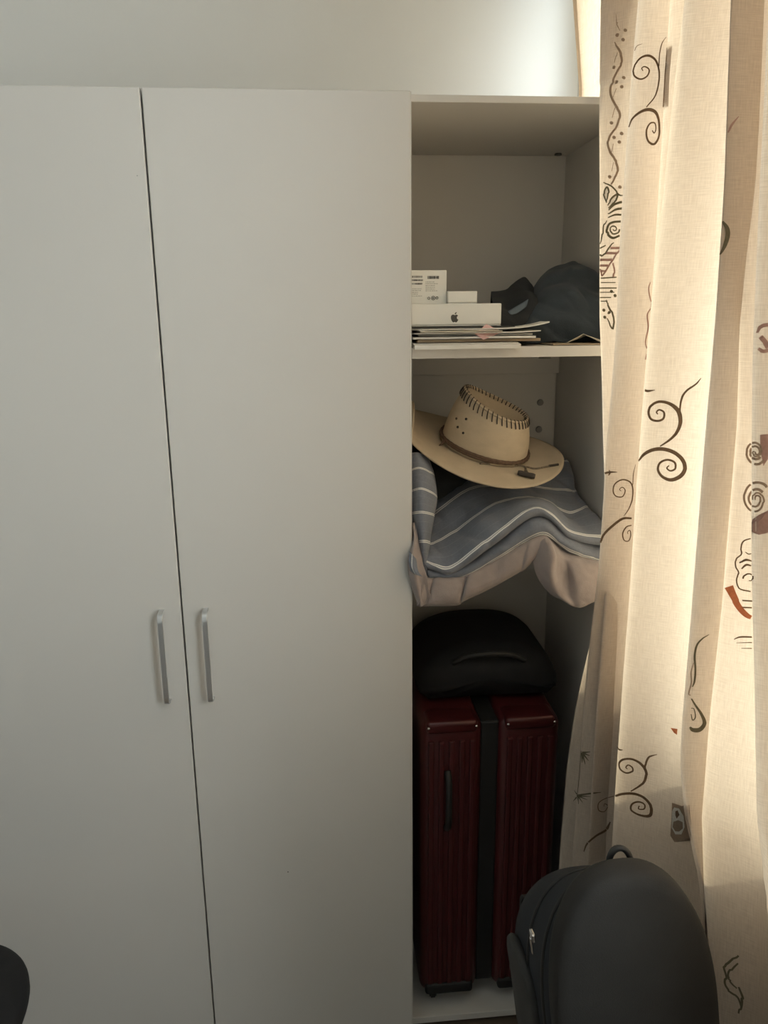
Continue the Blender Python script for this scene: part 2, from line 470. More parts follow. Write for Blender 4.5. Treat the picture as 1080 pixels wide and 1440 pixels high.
fC = sil(0.55, [(945, 0), (932, 200), (914, 450), (906, 560), (898, 680), (890, 850), (880, 1000), (868, 1200)])
fD = sil(0.500, [(963, 0), (951, 100), (930, 300), (914, 450), (904, 560), (894, 680), (886, 800), (875, 950), (866, 1100), (859, 1200), (850, 1440)])
fE = sil(0.505, [(1029, 0), (1018, 250), (1007, 430), (990, 640), (972, 850), (957, 1020), (950, 1150), (960, 1250), (975, 1440)])
fE2 = sil(0.535, [(1056, 0), (1045, 300), (1038, 600), (1020, 850), (1005, 1000), (990, 1150), (995, 1440)])
fF = sil(0.495, [(1080, 0), (1068, 250), (1060, 500), (1057, 800), (1060, 1000), (1064, 1200), (1064, 1440)])
fZ = silx(-0.030, [(925, 600), (905, 760), (862, 800), (838, 860), (822, 930), (808, 1000), (796, 1080), (787, 1200), (780, 1330), (776, 1440)])
def trough(a, b, X, f=0.5):
    return lambda z: (X if not callable(X) else X(z), a(z)[1]*(1-f)+b(z)[1]*f)
def end0(z):
    q0, q1 = atx(820, 0, 0.615), atx(829, 128, 0.615)
    if z > 2.100: return (0.615, interp([(q0.z, q0.y), (q1.z, q1.y)], z))
    return (0.653, 0.030)
def end1(z):
    x, y = end0(z)
    return (x-0.03, y-0.02) if z > 2.100 else (0.652, -0.004)
off = lambda f, dy, X: (lambda z: (X, f(z)[1]+dy))
def Zc(z):
    x, y = fZ(z)
    t = min(1, max(0, (1.35-z)/0.2))
    return (min(x, 0.60), -0.034)
PATH = [end0, end1, lambda z: (0.635, -0.030) if z <= 2.10 else (0.60, end1(z)[1]-0.02), Zc,
        trough(Zc, fA, 0.60, 0.55), fA, trough(fA, fB, 0.625, 0.6), fB, trough(fB, fC, 0.628, 0.55), fC, trough(fC, fD, 0.625, 0.5),
        fD, trough(fD, fE, 0.574, 0.30), trough(fD, fE, 0.618, 0.80), fE, trough(fE, fE2, 0.575, 0.55), fE2, trough(fE2, fF, 0.628, 0.65), fF]
base_n = len(PATH)
for k in range(1, 4):                       # folds that run on along the window towards the room
    PATH.append(off(fF, -0.045-0.095*(k-1), 0.615)); PATH.append(off(fF, -0.095*k, 0.515+0.012*(k % 3)))
NU, NZ = 420, 150
ZTOP, ZBOT = 2.655, 0.03
# order matters: keep Y falling monotonically enough along the path
def cur_row(z):
    P = [f(z) for f in PATH]
    # every point keeps clear of the wardrobe front below its top
    if z <= 2.10: P = P[:2]+[(x, min(y, -0.016)) for x, y in P[2:]]
    return catmull(P, NU)
rows = []; zs = []
zk = []
for i in range(NZ):
    zk.append(ZTOP+(ZBOT-ZTOP)*i/(NZ-1))
zk += [2.112, 2.106, 2.100, 2.094, 2.088, 2.082]
zk = sorted(set(zk), reverse=True)
for z in zk:
    r = []
    for j, (x, y) in enumerate(cur_row(z)):
        n = noise.noise(Vector((j*0.06, z*2.2, 3.1)))*0.005+noise.noise(Vector((j*0.15, z*5.0, 9.1)))*0.0018
        hang = min(1, max(0, (2.5-z)/0.4))
        yy = y+n*0.4*hang
        if z <= 2.10 and x < 0.648: yy = min(yy, 0.004)
        if z <= 2.10 and x < 0.630: yy = min(yy, -0.014)
        low = min(1, max(0, (1.15-z)/0.5))*min(1, max(0, (-0.40-y)/0.08))
        xx = x+n*hang+low*(0.009*math.sin(j*0.42)+0.006*math.sin(j*0.23+1))
        if z < 1.15 and yy < -0.40: xx = max(xx, 0.495+0.04*min(1, (1.15-z)/0.25))
        r.append(Vector((min(xx, max(x, 0.634)), yy, z)))
    rows.append(r)
NZ = len(zk)
u_len = [0.0]
mid = rows[NZ//2]
for j in range(1, NU): u_len.append(u_len[-1]+(mid[j]-mid[j-1]).length)
uv = [[(u_len[j], zk[i]) for j in range(NU)] for i in range(NZ)]
cur = empty('curtain', (0.57, -0.6, 0.0))
tag(cur, 'floor-length beige curtain printed with brown scrolls, gathered beside the open wardrobe bay', 'curtain')
cinv = Matrix.Translation(-cur.location)
cm = grid_mesh('drape', [[cinv @ p for p in r] for r in rows], M_curtain, cur, uv)
rod = empty('curtain_rod', (0.57, -1.0, 2.68)); tag(rod, 'round steel curtain rod above the beige curtain', 'curtain rod')
tubeobj('pole', [(0, -1.15, 0), (0, 1.3, 0)], 0.011, M_steel, rod, 12)
for yy in (-1.1, 0.0, 1.25):
    tubeobj('bracket', [(0.09, yy, 0.0), (0.0, yy, 0.0)], 0.007, M_steel, rod)
for k in range(10):
    yy = 0.07-k*0.105
    bm = bmesh.new()
    tube(bm, [(0.57-0.57, yy+1.0, 0), (0.001, yy+1.0, 0.0)], 0.001, 4)
    bm.free()
    ring = [(0.017*math.cos(a), yy+1.0, 0.017*math.sin(a)-0.006) for a in [2*math.pi*i/16 for i in range(17)]]
    tubeobj('curtain_ring', ring, 0.0022, M_steel, rod, 6)

# --- print: the outlines are traced onto the cloth surface
tris = []; vv = [p for r in rows for p in r]
polys = [(i*NU+j, i*NU+j+1, (i+1)*NU+j+1, (i+1)*NU+j) for i in range(NZ-1) for j in range(NU-1)]
bvh = BVHTree.FromPolygons(vv, polys)
def hit(px, py):
    d = ray(px, py).normalized()
    loc, nor, idx, dist = bvh.ray_cast(CAM, d)
    if loc is None: return None
    i, j = divmod(idx, NU-1)
    a, b, c = rows[i][j], rows[i][j+1], rows[i+1][j]
    e1 = b-a; e2 = c-a
    fu = max(0, min(1, (loc-a).dot(e1)/max(1e-12, e1.length_squared))); fv = max(0, min(1, (a.z-loc.z)/(a.z-c.z)))
    return (j+fu, i+fv)
def surf(u, v):
    u = max(0, min(NU-1.001, u)); v = max(0, min(NZ-1.001, v))
    j = int(u); i = int(v); fu = u-j; fv = v-i
    p = (rows[i][j]*(1-fu)+rows[i][j+1]*fu)*(1-fv)+(rows[i+1][j]*(1-fu)+rows[i+1][j+1]*fu)*fv
    du = rows[i][j+1]-rows[i][j]; dv = rows[i+1][j]-rows[i][j]
    n = du.cross(dv).normalized()
    return p, n
def facing(p, n):
    return n if n.dot(CAM-p) > 0 else -n
OFFS = 0.0007
def chains(pts, n):
    P = catmull(pts, n) if len(pts) > 2 else [tuple(a+(b-a)*k/(n-1) for a, b in zip(pts[0], pts[1])) for k in range(n)]
    cur_chain = []; out = []; last = None
    for i, q in enumerate(P):
        h = hit(q[0], q[1])
        if h is None or (last is not None and abs(h[0]-last[0]) > 7):
            if len(cur_chain) > 2: out.append(cur_chain)
            cur_chain = []; last = h
            if h is None: continue
        cur_chain.append((h, q[2] if len(q) > 2 else 1.0)); last = h
    if len(cur_chain) > 2: out.append(cur_chain)
    return out
def ribbon_into(V, Fc, ch, w):
    if True:
        S3 = []
        for h, k in ch:
            p, nn = surf(*h); S3.append((p, facing(p, nn), k))
        b0 = len(V); m_ = len(S3)
        for i, (p, nn, k) in enumerate(S3):
            t = (S3[min(i+1, m_-1)][0]-S3[max(i-1, 0)][0])
            if t.length < 1e-9: t = Vector((0, 0, 1))
            s = nn.cross(t).normalized()*w*0.5*k
            V.append(cinv @ (p+nn*OFFS+s)); V.append(cinv @ (p+nn*OFFS-s))
            if i: a = b0+2*i; Fc.append((a-2, a-1, a+1, a))
def patch_into(V, Fc, poly, po=0.6):
    """filled outline on the cloth"""
    hs = [hit(*q[:2]) for q in poly]
    if any(h is None for h in hs): return
    if max(h[0] for h in hs)-min(h[0] for h in hs) > 45: return
    cx = sum(h[0] for h in hs)/len(hs); cy = sum(h[1] for h in hs)/len(hs)
    b0 = len(V); n = len(hs); R_ = 4
    for k in range(R_+1):
        for h in hs:
            u, v = cx+(h[0]-cx)*k/R_, cy+(h[1]-cy)*k/R_
            p, nn = surf(u, v); V.append(cinv @ (p+facing(p, nn)*(OFFS*po)))
    for k in range(R_):
        for i in range(n):
            a, b = b0+k*n+i, b0+k*n+(i+1) % n
            Fc.append((a, b, b+n, a+n))
def motif(name, mat, ribbons=(), patches=(), n=40, po=0.6):
    """every stroke and every filled shape of the print is a part of its own"""
    for k, (pts, w) in enumerate(ribbons):
        for ch in chains(pts, n):
            V, Fc = [], []
            ribbon_into(V, Fc, ch, w)
            if V: mesh(name, V, Fc, mat, cur)
    for pl in patches:
        V, Fc = [], []
        patch_into(V, Fc, pl, po)
        if V: mesh(name, V, Fc, mat, cur)
def spiral(cx, cy, r0, r1, a0, turns, sx=1.0, cw=1, k0=1.0, k1=0.5, n=22):
    out = []
    for i in range(n):
        t = i/(n-1)
        r = r0+(r1-r0)*t; a = math.radians(a0)+cw*turns*2*math.pi*t
        out.append((cx+r*math.cos(a)*sx, cy+r*math.sin(a), k0+(k1-k0)*t))
    return out
def dot(cx, cy, r, sx=1.0): return [(cx+r*sx*math.cos(2*math.pi*i/10), cy+r*math.sin(2*math.pi*i/10)) for i in range(10)]
def zc(x0, y0, s, pts): return [(x0+a/s, y0+b/s)+tuple(c) for a, b, *c in pts]
s1 = 1080/280
# wave with dots on the first fold
A1 = lambda pts: zc(800, 0, s1, pts)
motif('print_wave', P_taupe, [
    (A1([(245, 230, .4), (275, 280, 1), (285, 340, 1), (250, 410, 1), (225, 490, 1), (245, 560, 1), (275, 620, 1), (255, 690, 1), (215, 750, 1), (215, 810, 1), (250, 870, 1), (262, 930, 1), (228, 1000, .8)]), 0.0040),
    (A1([(255, 75, .3), (260, 130, .8), (275, 168, .4)]), 0.0022), (A1([(262, 285, .6), (245, 340, .6)]), 0.002), (A1([(258, 480, .6), (235, 540, .6)]), 0.002),
    (A1([(250, 585, .6), (232, 640, .6)]), 0.002), (A1([(240, 780, .6), (225, 840, .6)]), 0.002), (A1([(243, 880, .6), (228, 930, .6)]), 0.002)], n=70,
    patches=[A1(dot(x, y, 10)) for x, y in ((303, 165), (261, 191), (292, 216), (243, 366), (297, 422), (256, 446), (287, 471), (230, 667), (285, 725), (242, 746), (273, 771), (220, 960), (275, 1015))])
# palmette, striped triangle and lines below it
A2 = lambda pts: zc(800, 240, s1, pts)
motif('print_palmette', P_olive, [
    (A2([(185, 65, .6), (230, 85, 1), (270, 130, 1), (295, 135, .6)]), 0.0026),
    (A2([(200, 175, .6), (188, 120, 1), (205, 90, 1), (213, 120, 1), (200, 175, .6)]), 0.0030),
    (A2([(210, 190, .5), (230, 150, 1), (262, 130, 1), (250, 165, 1), (212, 205, .5)]), 0.0034),
    (A2([(212, 215, .5), (245, 185, 1), (285, 170, 1)]), 0.0042), (A2([(212, 235, .5), (250, 212, 1), (288, 205, 1)]), 0.0040), (A2([(210, 255, .5), (250, 240, 1), (288, 240, 1)]), 0.0034),
    (A2([(205, 270, .5), (188, 300, 1), (178, 360, 1), (158, 430, .7)]), 0.0026), (A2([(240, 390, .6), (215, 420, 1), (180, 462, 1), (160, 430, 1), (200, 405, .6)]), 0.0030),
    (A2([(285, 275, .8), (225, 285, 1), (205, 330, 1), (235, 365, 1), (280, 350, .8)]), 0.0042),
    (A2(spiral(243, 318, 30, 4, 0, 1.5)), 0.0030)], n=36)
motif('print_palmette_fill', P_white, patches=[A2([(190, 110), (210, 95), (214, 130), (205, 180), (192, 165)]), A2([(225, 160), (258, 138), (248, 165), (214, 200)]), A2([(175, 385), (205, 405), (180, 445), (163, 425)])])
motif('print_triangle', P_mauve, [
    (A2([(278, 420, 1), (180, 572, 1)]), 0.0030), (A2([(148, 470, 1), (180, 572, 1)]), 0.0030),
    (A2([(225, 420, 1), (275, 420, 1)]), 0.0042), (A2([(195, 448, 1), (255, 448, 1)]), 0.0042), (A2([(150, 484, 1), (232, 484, 1)]), 0.0046), (A2([(156, 515, 1), (212, 515, 1)]), 0.0042), (A2([(166, 545, 1), (195, 545, 1)]), 0.0036),
    (A2([(238, 500, 1), (245, 540, 1), (240, 578, 1)]), 0.003)], n=14)
motif('print_lines', P_olive, [(A2([(150, 585, 1), (258, 578, 1)]), 0.0022), (A2([(150, 607, 1), (250, 607, 1)]), 0.0016), (A2([(152, 637, 1), (258, 637, 1)]), 0.0022), (A2([(155, 660, 1), (245, 660, 1)]), 0.0016), (A2([(160, 688, 1), (228, 688, 1)]), 0.0020), (A2([(170, 708, 1), (208, 708, 1)]), 0.0018),
                                (A2([(200, 700, .4), (215, 740, 1), (240, 790, 1), (235, 860, 1), (205, 800, .5)]), 0.0032)], n=16,
      patches=[A2(dot(x, y, 9)) for x, y in ((187, 757), (216, 770), (193, 795), (228, 655), (250, 678))])
# scroll pairs
motif('print_scroll', P_brown, [
    (A1(spiral(402, 375, 12, 62, -60, 1.25, 0.9, -1, .6, .9)[:0] + [(402, 385, .5), (396, 370, .6), (412, 362, .7), (435, 378, .8), (425, 412, .9), (390, 430, .9), (355, 410, 1), (355, 365, 1), (385, 318, 1), (430, 302, 1.3), (468, 325, 1.2), (487, 375, 1), (488, 440, .9), (468, 520, .8), (420, 582, .6)]), 0.0026),
    (A1([(528, 200, .3), (505, 235, .7), (492, 290, .8), (488, 360, .8)]), 0.0020), (A1([(358, 275, .6), (370, 250, .6), (398, 238, .3)]), 0.0018)], n=80)
motif('print_scroll', P_brown, [
    (A1([(326, 690, .7), (345, 645, 1), (385, 610, 1.3), (430, 595, 1.6), (470, 610, 1.5), (488, 660, 1.1), (488, 740, 1), (462, 782, 1.2), (430, 765, 1), (420, 715, .9), (438, 672, .8), (465, 668, .7), (472, 700, .6), (462, 722, .6), (452, 708, .5)]), 0.0030)], n=80)
motif('print_block', P_taupe, [], [A1([(530, 260), (560, 250), (545, 420), (538, 580), (508, 582), (518, 400)])])
motif('print_block_eye', P_white, [], [A1([(525, 335), (542, 355), (540, 385), (522, 392)])])
s3 = 1080/280
A3 = lambda pts: zc(800, 500, s3, pts)
motif('print_scroll', P_brown, [
    (A3([(483, 318, .5), (476, 306, .6), (492, 294, .7), (516, 308, .8), (514, 340, .9), (485, 354, .9), (448, 345, 1), (433, 308, 1), (447, 272, 1), (490, 250, 1.1), (545, 260, 1.3), (590, 295, 1.7), (606, 350, 1.6), (590, 410, 1.3), (550, 455, 1), (495, 492, .5)]), 0.0036),
    (A3([(718, 122, .3), (690, 155, .8), (640, 190, 1), (612, 235, 1), (602, 300, .8)]), 0.0030)], n=90)
motif('print_scroll', P_brown, [
    (A3([(380, 572, .9), (410, 535, 1.3), (460, 510, 1.5), (520, 508, 1.6), (580, 530, 1.6), (620, 570, 1.6), (630, 615, 1.6), (605, 655, 1.7), (555, 674, 1.5), (510, 658, 1.2), (484, 620, 1), (495, 582, .9), (535, 565, .9), (575, 580, .9), (578, 612, .8), (552, 625, .7), (532, 610, .6), (545, 596, .5)]), 0.0036)], n=90)
motif('print_twig', P_brown, [(A3([(415, 188, 1.2), (430, 192, 1.2), (468, 187, .3)]), 0.003), (A3([(190, 640, 1.2), (220, 632, 1.2), (262, 632, .3)]), 0.0030), (A3([(218, 620, .4), (222, 635, 1), (215, 650, .5)]), 0.003)], n=12)
motif('print_scroll', P_brown, [
    (A3([(283, 735, .5), (275, 725, .6), (290, 714, .7), (305, 732, .8), (290, 765, .9), (255, 762, .9), (240, 735, 1), (250, 695, 1), (290, 673, 1.1), (330, 685, 1.2), (346, 720, 1.1), (343, 780, 1), (325, 830, .8), (298, 870, .4)]), 0.0022),
    (A3([(362, 590, .3), (350, 640, .8), (346, 700, .8)]), 0.0018)], n=70)
motif('print_scroll', P_brown, [
    (A3([(172, 1015, 1.2), (190, 970, 1.5), (235, 925, 1.6), (290, 885, 1.6), (340, 882, 1.2)]), 0.0028),
    (A3([(320, 968, .5), (318, 955, .6), (330, 948, .7), (335, 975, .8), (322, 1005, .9), (298, 1000, .9), (292, 965, 1), (310, 930, 1), (340, 920, .8)]), 0.0022)], n=50)
motif('print_arc', P_olive, [(zc(800, 240, s1, [(832, 275, .5), (855, 310, 1.3), (860, 350, 1.5), (845, 405, 1.2), (820, 455, .5)]), 0.0040)], n=24)
motif('print_scroll', P_mauve, [(A1([(862, 720, .6), (880, 680, 1), (920, 632, .3)]), 0.0028), (A2([(415, 1025, .8), (425, 975, .8), (415, 930, .8), (430, 850, 1), (425, 780, .9), (450, 735, .8), (440, 690, .8), (432, 640, .8), (442, 605, .6)]), 0.0024)], n=40)
# spiral block at the window side
motif('print_rosette', P_taupe, [(A3(spiral(1010, 520, r, r*0.2, 40, 1.4, 0.8)), 0.003) for r in (75, 45)] + [(A3(spiral(1012, 780, r, r*0.2, -40, 1.4, 0.8, -1)), 0.003) for r in (100, 60)], n=50)
motif('print_block', P_mauve, [], [A3([(1030, 430), (1078, 425), (1078, 560), (1050, 600), (1035, 520)]), A3([(990, 930), (1040, 890), (1078, 840), (1078, 960), (1030, 972), (1000, 960)])])
motif('print_rosette', P_mauve, [(A2([(1020, 880, .6), (1040, 845, 1), (1078, 835, 1)]), 0.004), (A2([(1025, 965, .8), (1050, 980, 1), (1078, 975, 1)]), 0.004), (A2([(1035, 900, 1), (1060, 930, 1), (1078, 960, 1)]), 0.005)], n=20)
# cloud head with an orange horn
s4 = 3.6
A4 = lambda pts: zc(780, 740, s4, pts)
motif('print_cloud', P_brown, [
    (A4([(992, 62, .8), (955, 75, 1), (942, 105, 1), (945, 140, 1), (918, 165, 1), (916, 205, 1), (930, 235, 1), (920, 275, 1), (935, 315, 1), (992, 330, 1)]), 0.0018),
    (A4([(935, 185, .6), (965, 170, 1), (995, 175, .6)]), 0.0030), (A4([(945, 215, .6), (970, 195, 1), (995, 200, .6)]), 0.0028), (A4(spiral(985, 265, 32, 8, 180, 0.8)), 0.0022),
    (A4([(965, 130, .6), (980, 140, .8), (995, 138, .6)]), 0.0018), (A4([(948, 375, 1), (998, 378, 1)]), 0.0020), (A4([(950, 410, 1), (998, 412, 1)]), 0.0020),
    (A4([(908, 572, .4), (940, 560, 1), (998, 560, 1)]), 0.0022), (A4([(920, 590, .5), (998, 588, 1)]), 0.0014), (A4([(945, 617, .5), (998, 618, 1)]), 0.0014)], n=44)
motif('print_horn', P_orange, [(A4([(882, 305, 1.3), (905, 355, 1), (930, 405, .9), (965, 445, .8), (995, 462, .6)]), 0.0090)], n=30)
motif('print_horn', P_orange, [], [A4([(586, 1020), (622, 1026), (620, 1056), (603, 1045)])])
motif('print_scroll', P_olive, [
    (A4([(780, 548, .3), (745, 570, .8), (718, 605, 1), (708, 660, 1.1), (712, 720, 1), (708, 780, 1), (697, 812, .6)]), 0.0026),
    (A4([(690, 920, .6), (705, 925, .6), (712, 965, .8), (698, 980, .8), (690, 950, .6)]), 0.0020),
    (A4([(692, 872, .6), (712, 905, .9), (742, 950, 1.3), (758, 995, 1.8), (735, 1028, 2.2), (700, 1030, 2), (684, 1015, .8)]), 0.0030)], n=60)
motif('print_scroll', P_taupe, [(A4([(688, 855, .6), (678, 845, .8), (692, 790, .8), (690, 740, .8), (703, 690, .5)]), 0.0020)], n=24)
A5 = lambda pts: zc(780, 1000, s4, pts)
motif('print_scroll', P_brown, [
    (A5([(368, 292, .5), (360, 284, .6), (372, 272, .7), (392, 284, .8), (392, 304, .9), (362, 312, .9), (332, 292, 1), (328, 260, 1), (355, 242, 1.1), (400, 245, 1.2), (445, 275, 1.4), (463, 318, 1.3), (445, 365, 1.1), (385, 405, .6)]), 0.0034),
    (A5([(518, 218, .3), (480, 230, .9), (462, 258, 1), (456, 292, .8)]), 0.0034)], n=80)
motif('print_scroll', P_brown, [
    (A5([(302, 432, 1), (345, 418, 1.3), (405, 418, 1.4), (455, 440, 1.4), (488, 485, 1.5), (480, 528, 1.5), (430, 525, 1.1), (388, 500, 1), (392, 470, .9), (425, 458, .9), (455, 472, .8), (452, 494, .7), (425, 494, .6), (428, 478, .5)]), 0.0034),
    (A5([(300, 430, .7), (255, 442, .8), (222, 465, .9), (222, 500, .9), (250, 508, .8), (268, 480, .7), (252, 468, .6), (248, 482, .5)]), 0.0022),
    (A5([(318, 180, 1), (328, 194, 1), (345, 196, .4)]), 0.003), (A5([(148, 710, .6), (165, 670, 1), (210, 630, 1.4), (260, 600, 1.6), (282, 560, .6)]), 0.0036)], n=80)
motif('print_leaf', P_olive, [(A5([(235, 410, .3), (190, 415, 1), (118, 425, .8)]), 0.0034), (A5([(135, 200, .8), (130, 270, .6), (125, 340, .6), (116, 420, .8)]), 0.0020)] +
      [(A5([(118, 428, 1), (x, y, .2)]), 0.004) for x, y in ((182, 432), (165, 448), (142, 462), (122, 470), (95, 455), (100, 400))] +
      [(A5([(140, 210, 1), (x, y, .2)]), 0.0052) for x, y in ((182, 205), (178, 225), (172, 250), (155, 268), (140, 260))], n=12)
motif('print_block', P_taupe, [], [A5([(590, 462), (640, 478), (680, 470), (688, 560), (690, 635), (650, 640), (605, 662), (585, 630), (590, 540)])])
motif('print_block_eye', P_white, [], [A5([(592, 505), (605, 486), (630, 492), (650, 530), (655, 585), (640, 622), (610, 622), (592, 590)])], po=1.1)
motif('print_block_eye', P_taupe, [], [A5([(600, 558), (625, 550), (648, 560), (646, 590), (630, 608), (610, 606), (598, 585)])], po=1.6)
motif('print_block_eye', P_brown, [], [A5([(610, 505), (622, 500), (630, 522), (618, 543), (608, 525)])], po=1.6)
A6 = lambda pts: zc(680, 1180, 2.7, pts)
motif('print_cloud', P_olive, [(A6([(965, 440, .8), (930, 465, 1), (912, 480, 1), (918, 520, 1), (915, 550, 1), (935, 580, 1), (965, 600, 1), (975, 640, .6)]), 0.0030),
                               (A6([(965, 470, .8), (940, 490, 1), (925, 515, 1), (940, 545, 1), (960, 565, .8)]), 0.0026), (A6([(968, 560, .8), (980, 610, 1), (966, 660, .6)]), 0.0034)], n=30)

# ------------------------------------------------------------------ things on the upper shelf
def sheet(name, x0, x1, y0, y1, z, thick, mat, rot=0.0, curl=0.0, label='', cat='paper', sag=None, seedv=0, grp=None):
    n, mrows = 14, 10
    cx, cy = (x0+x1)/2, (y0+y1)/2
    G = []
    for i in range(mrows):
        r = []
        for j in range(n):
            u, v = j/(n-1)-0.5, i/(mrows-1)-0.5
            x, y = u*(x1-x0), v*(y1-y0)
            zz = curl*(u*u*4)*max(0, u)*2 + 0.0006*(1+noise.noise(Vector((u*3+seedv, v*3, seedv))))
            if sag and y+cy < sag[0]: zz -= sag[1]*((sag[0]-(y+cy))/0.03)**1.5
            c, s = math.cos(rot), math.sin(rot)
            r.append((x*c-y*s, x*s+y*c, zz))
        G.append(r)
    V = [p for r in G for p in r]; nb = len(V)
    V += [(p[0], p[1], p[2]+thick) for p in V]
    Fc = []
    for i in range(mrows-1):
        for j in range(n-1):
            a = i*n+j
            Fc.append((a, a+n, a+n+1, a+1)); Fc.append((nb+a, nb+a+1, nb+a+n+1, nb+a+n))
    bd = [j for j in range(n)]+[i*n+n-1 for i in range(1, mrows)]+[(mrows-1)*n+j for j in range(n-2, -1, -1)]+[i*n for i in range(mrows-2, 0, -1)]
    for k in range(len(bd)):
        a, b = bd[k], bd[(k+1) % len(bd)]
        Fc.append((a, b, nb+b, nb+a))
    o = mesh(name, V, Fc, mat)
    o.location = (cx, cy, z)
    tag(o, label, cat, grp)
    return o
XW = lambda px, Y: at(px, 470, Y).x
PG = 'papers piled on the upper shelf'
zz = ZS1+0.0002
sheet('paper_wad', 0.193, XW(730, 0.01), -0.006, 0.22, zz, 0.0075, M_paper, 0.0, 0, 'thick white paper wad at the bottom of the pile, hanging over the shelf edge', 'paper', (0.0165, 0.005), 1, PG); zz += 0.009
sheet('booklet', 0.20, XW(757, 0.04), 0.030, 0.24, zz, 0.005, M_kraft, 0.03, 0, 'brown booklet poking out to the right above the white wad', 'booklet', None, 2, PG); zz += 0.0064
sheet('booklet', 0.193, XW(752, 0.03), 0.022, 0.23, zz, 0.004, M_paper, 0.0, 0, 'white booklet on top of the brown booklet', 'booklet', None, 3, PG); zz += 0.0054
sheet('magazine', 0.21, XW(748, 0.05), 0.035, 0.24, zz, 0.003, M_paper2, -0.04, 0, 'grey magazine in the middle of the paper pile', 'magazine', None, 4, PG); zz += 0.0044
sheet('leaflet', 0.193, XW(755, 0.04), 0.018, 0.22, zz, 0.002, M_paper, 0.02, 0.003, 'thin white leaflet above the grey magazine', 'leaflet', None, 5, PG); zz += 0.0034
sheet('leaflet', 0.20, XW(700, 0.03), 0.010, 0.20, zz, 0.002, M_paper3, 0.06, 0, 'cream leaflet lying askew in the paper pile', 'leaflet', None, 6, PG); zz += 0.0034
sheet('magazine', 0.195, XW(768, 0.05), 0.030, 0.105, zz, 0.0025, M_paper, -0.03, 0.012, 'long white magazine with its right corner curling up', 'magazine', None, 7, PG); zz += 0.0039
sheet('folder', 0.193, XW(722, 0.06), 0.048, 0.25, zz, 0.002, M_ink, 0.0, 0, 'thin dark folder under the white box with the apple logo', 'folder', None, 8, PG); zz += 0.0034
ZBX = zz+0.0002
# pink slip hanging over the edge of the pile
pk = [at(668, 470, 0.022), at(684, 456, 0.040), at(706, 467, 0.034), at(680, 478, 0.016)]
cpk = sum(pk, Vector())/4
pkm = mesh('pink_slip', [p-cpk for p in pk]+[p-cpk+Vector((0, 0.0004, 0.0006)) for p in pk], [(0, 1, 2, 3), (7, 6, 5, 4), (0, 4, 5, 1), (1, 5, 6, 2), (2, 6, 7, 3), (3, 7, 4, 0)], M_pink)
pkm.location = cpk; tag(pkm, 'small pink paper slip stuck in front of the logo box', 'paper', PG)
# left sheets fanned out in front, by the door edge
sheet('receipt', 0.19, XW(606, 0.0), 0.004, 0.10, zz+0.0004-0.006, 0.0006, M_paper2, -0.35, -0.004, 'crumpled grey receipt sticking out of the pile beside the door', 'paper', None, 9, PG)
# flat kraft paper to the right
sheet('envelope', XW(772, 0.05), XW(858, 0.05), 0.030, 0.115, ZS1+0.0004, 0.0025, M_kraft, 0.05, 0, 'brown kraft envelope lying flat at the curtain end of the shelf', 'envelope', None, 10)
ZE = ZS1+0.0045
ex = lambda px, Y: at(px, 480, Y).x
E0 = [Vector((ex(797, 0.04), 0.040, ZE)), Vector((ex(846, 0.04), 0.040, ZE)), Vector((ex(852, 0.10), 0.100, ZE)), Vector((ex(800, 0.10), 0.100, ZE))]
E1 = [Vector((ex(820, 0.055), 0.055, ZE+0.017)), Vector((ex(824, 0.095), 0.095, ZE+0.012))]
ec = E0[0].copy(); tv = [p-ec for p in (E0[0], E1[0], E1[1], E0[3], E0[1], E0[2])]
fpz = mesh('folded_paper', tv+[p+Vector((0, 0, 0.0008)) for p in tv], [(0, 1, 2, 3), (1, 4, 5, 2), (9, 8, 7, 6), (8, 11, 10, 7), (0, 6, 7, 1), (1, 7, 10, 4), (4, 10, 11, 5), (5, 11, 8, 2), (2, 8, 9, 3), (3, 9, 6, 0)], M_paper3)
fpz.location = ec; tag(fpz, 'creased tan paper tented on top of the brown kraft envelope', 'paper')

# white box with logo
LBY = 0.055
lx0, lx1 = 0.194, at(705, 445, LBY).x
lz1 = at(640, 427, LBY).z
lb = empty('logo_box', ((lx0+lx1)/2, LBY, ZBX)); tag(lb, 'wide flat white cardboard box with a dark apple logo on its edge', 'box')
linv = Matrix.Translation(-lb.location)
hz_ = (lz1-ZBX)
box('box_base', lx0, lx1, LBY, LBY+0.19, ZBX, ZBX+hz_*0.05, M_whitecard, lb, 0.0015, 2, linv)
box('box_lid', lx0, lx1, LBY, LBY+0.19, ZBX+hz_*0.05+0.0004, lz1, M_whitecard, lb, 0.002, 2, linv)
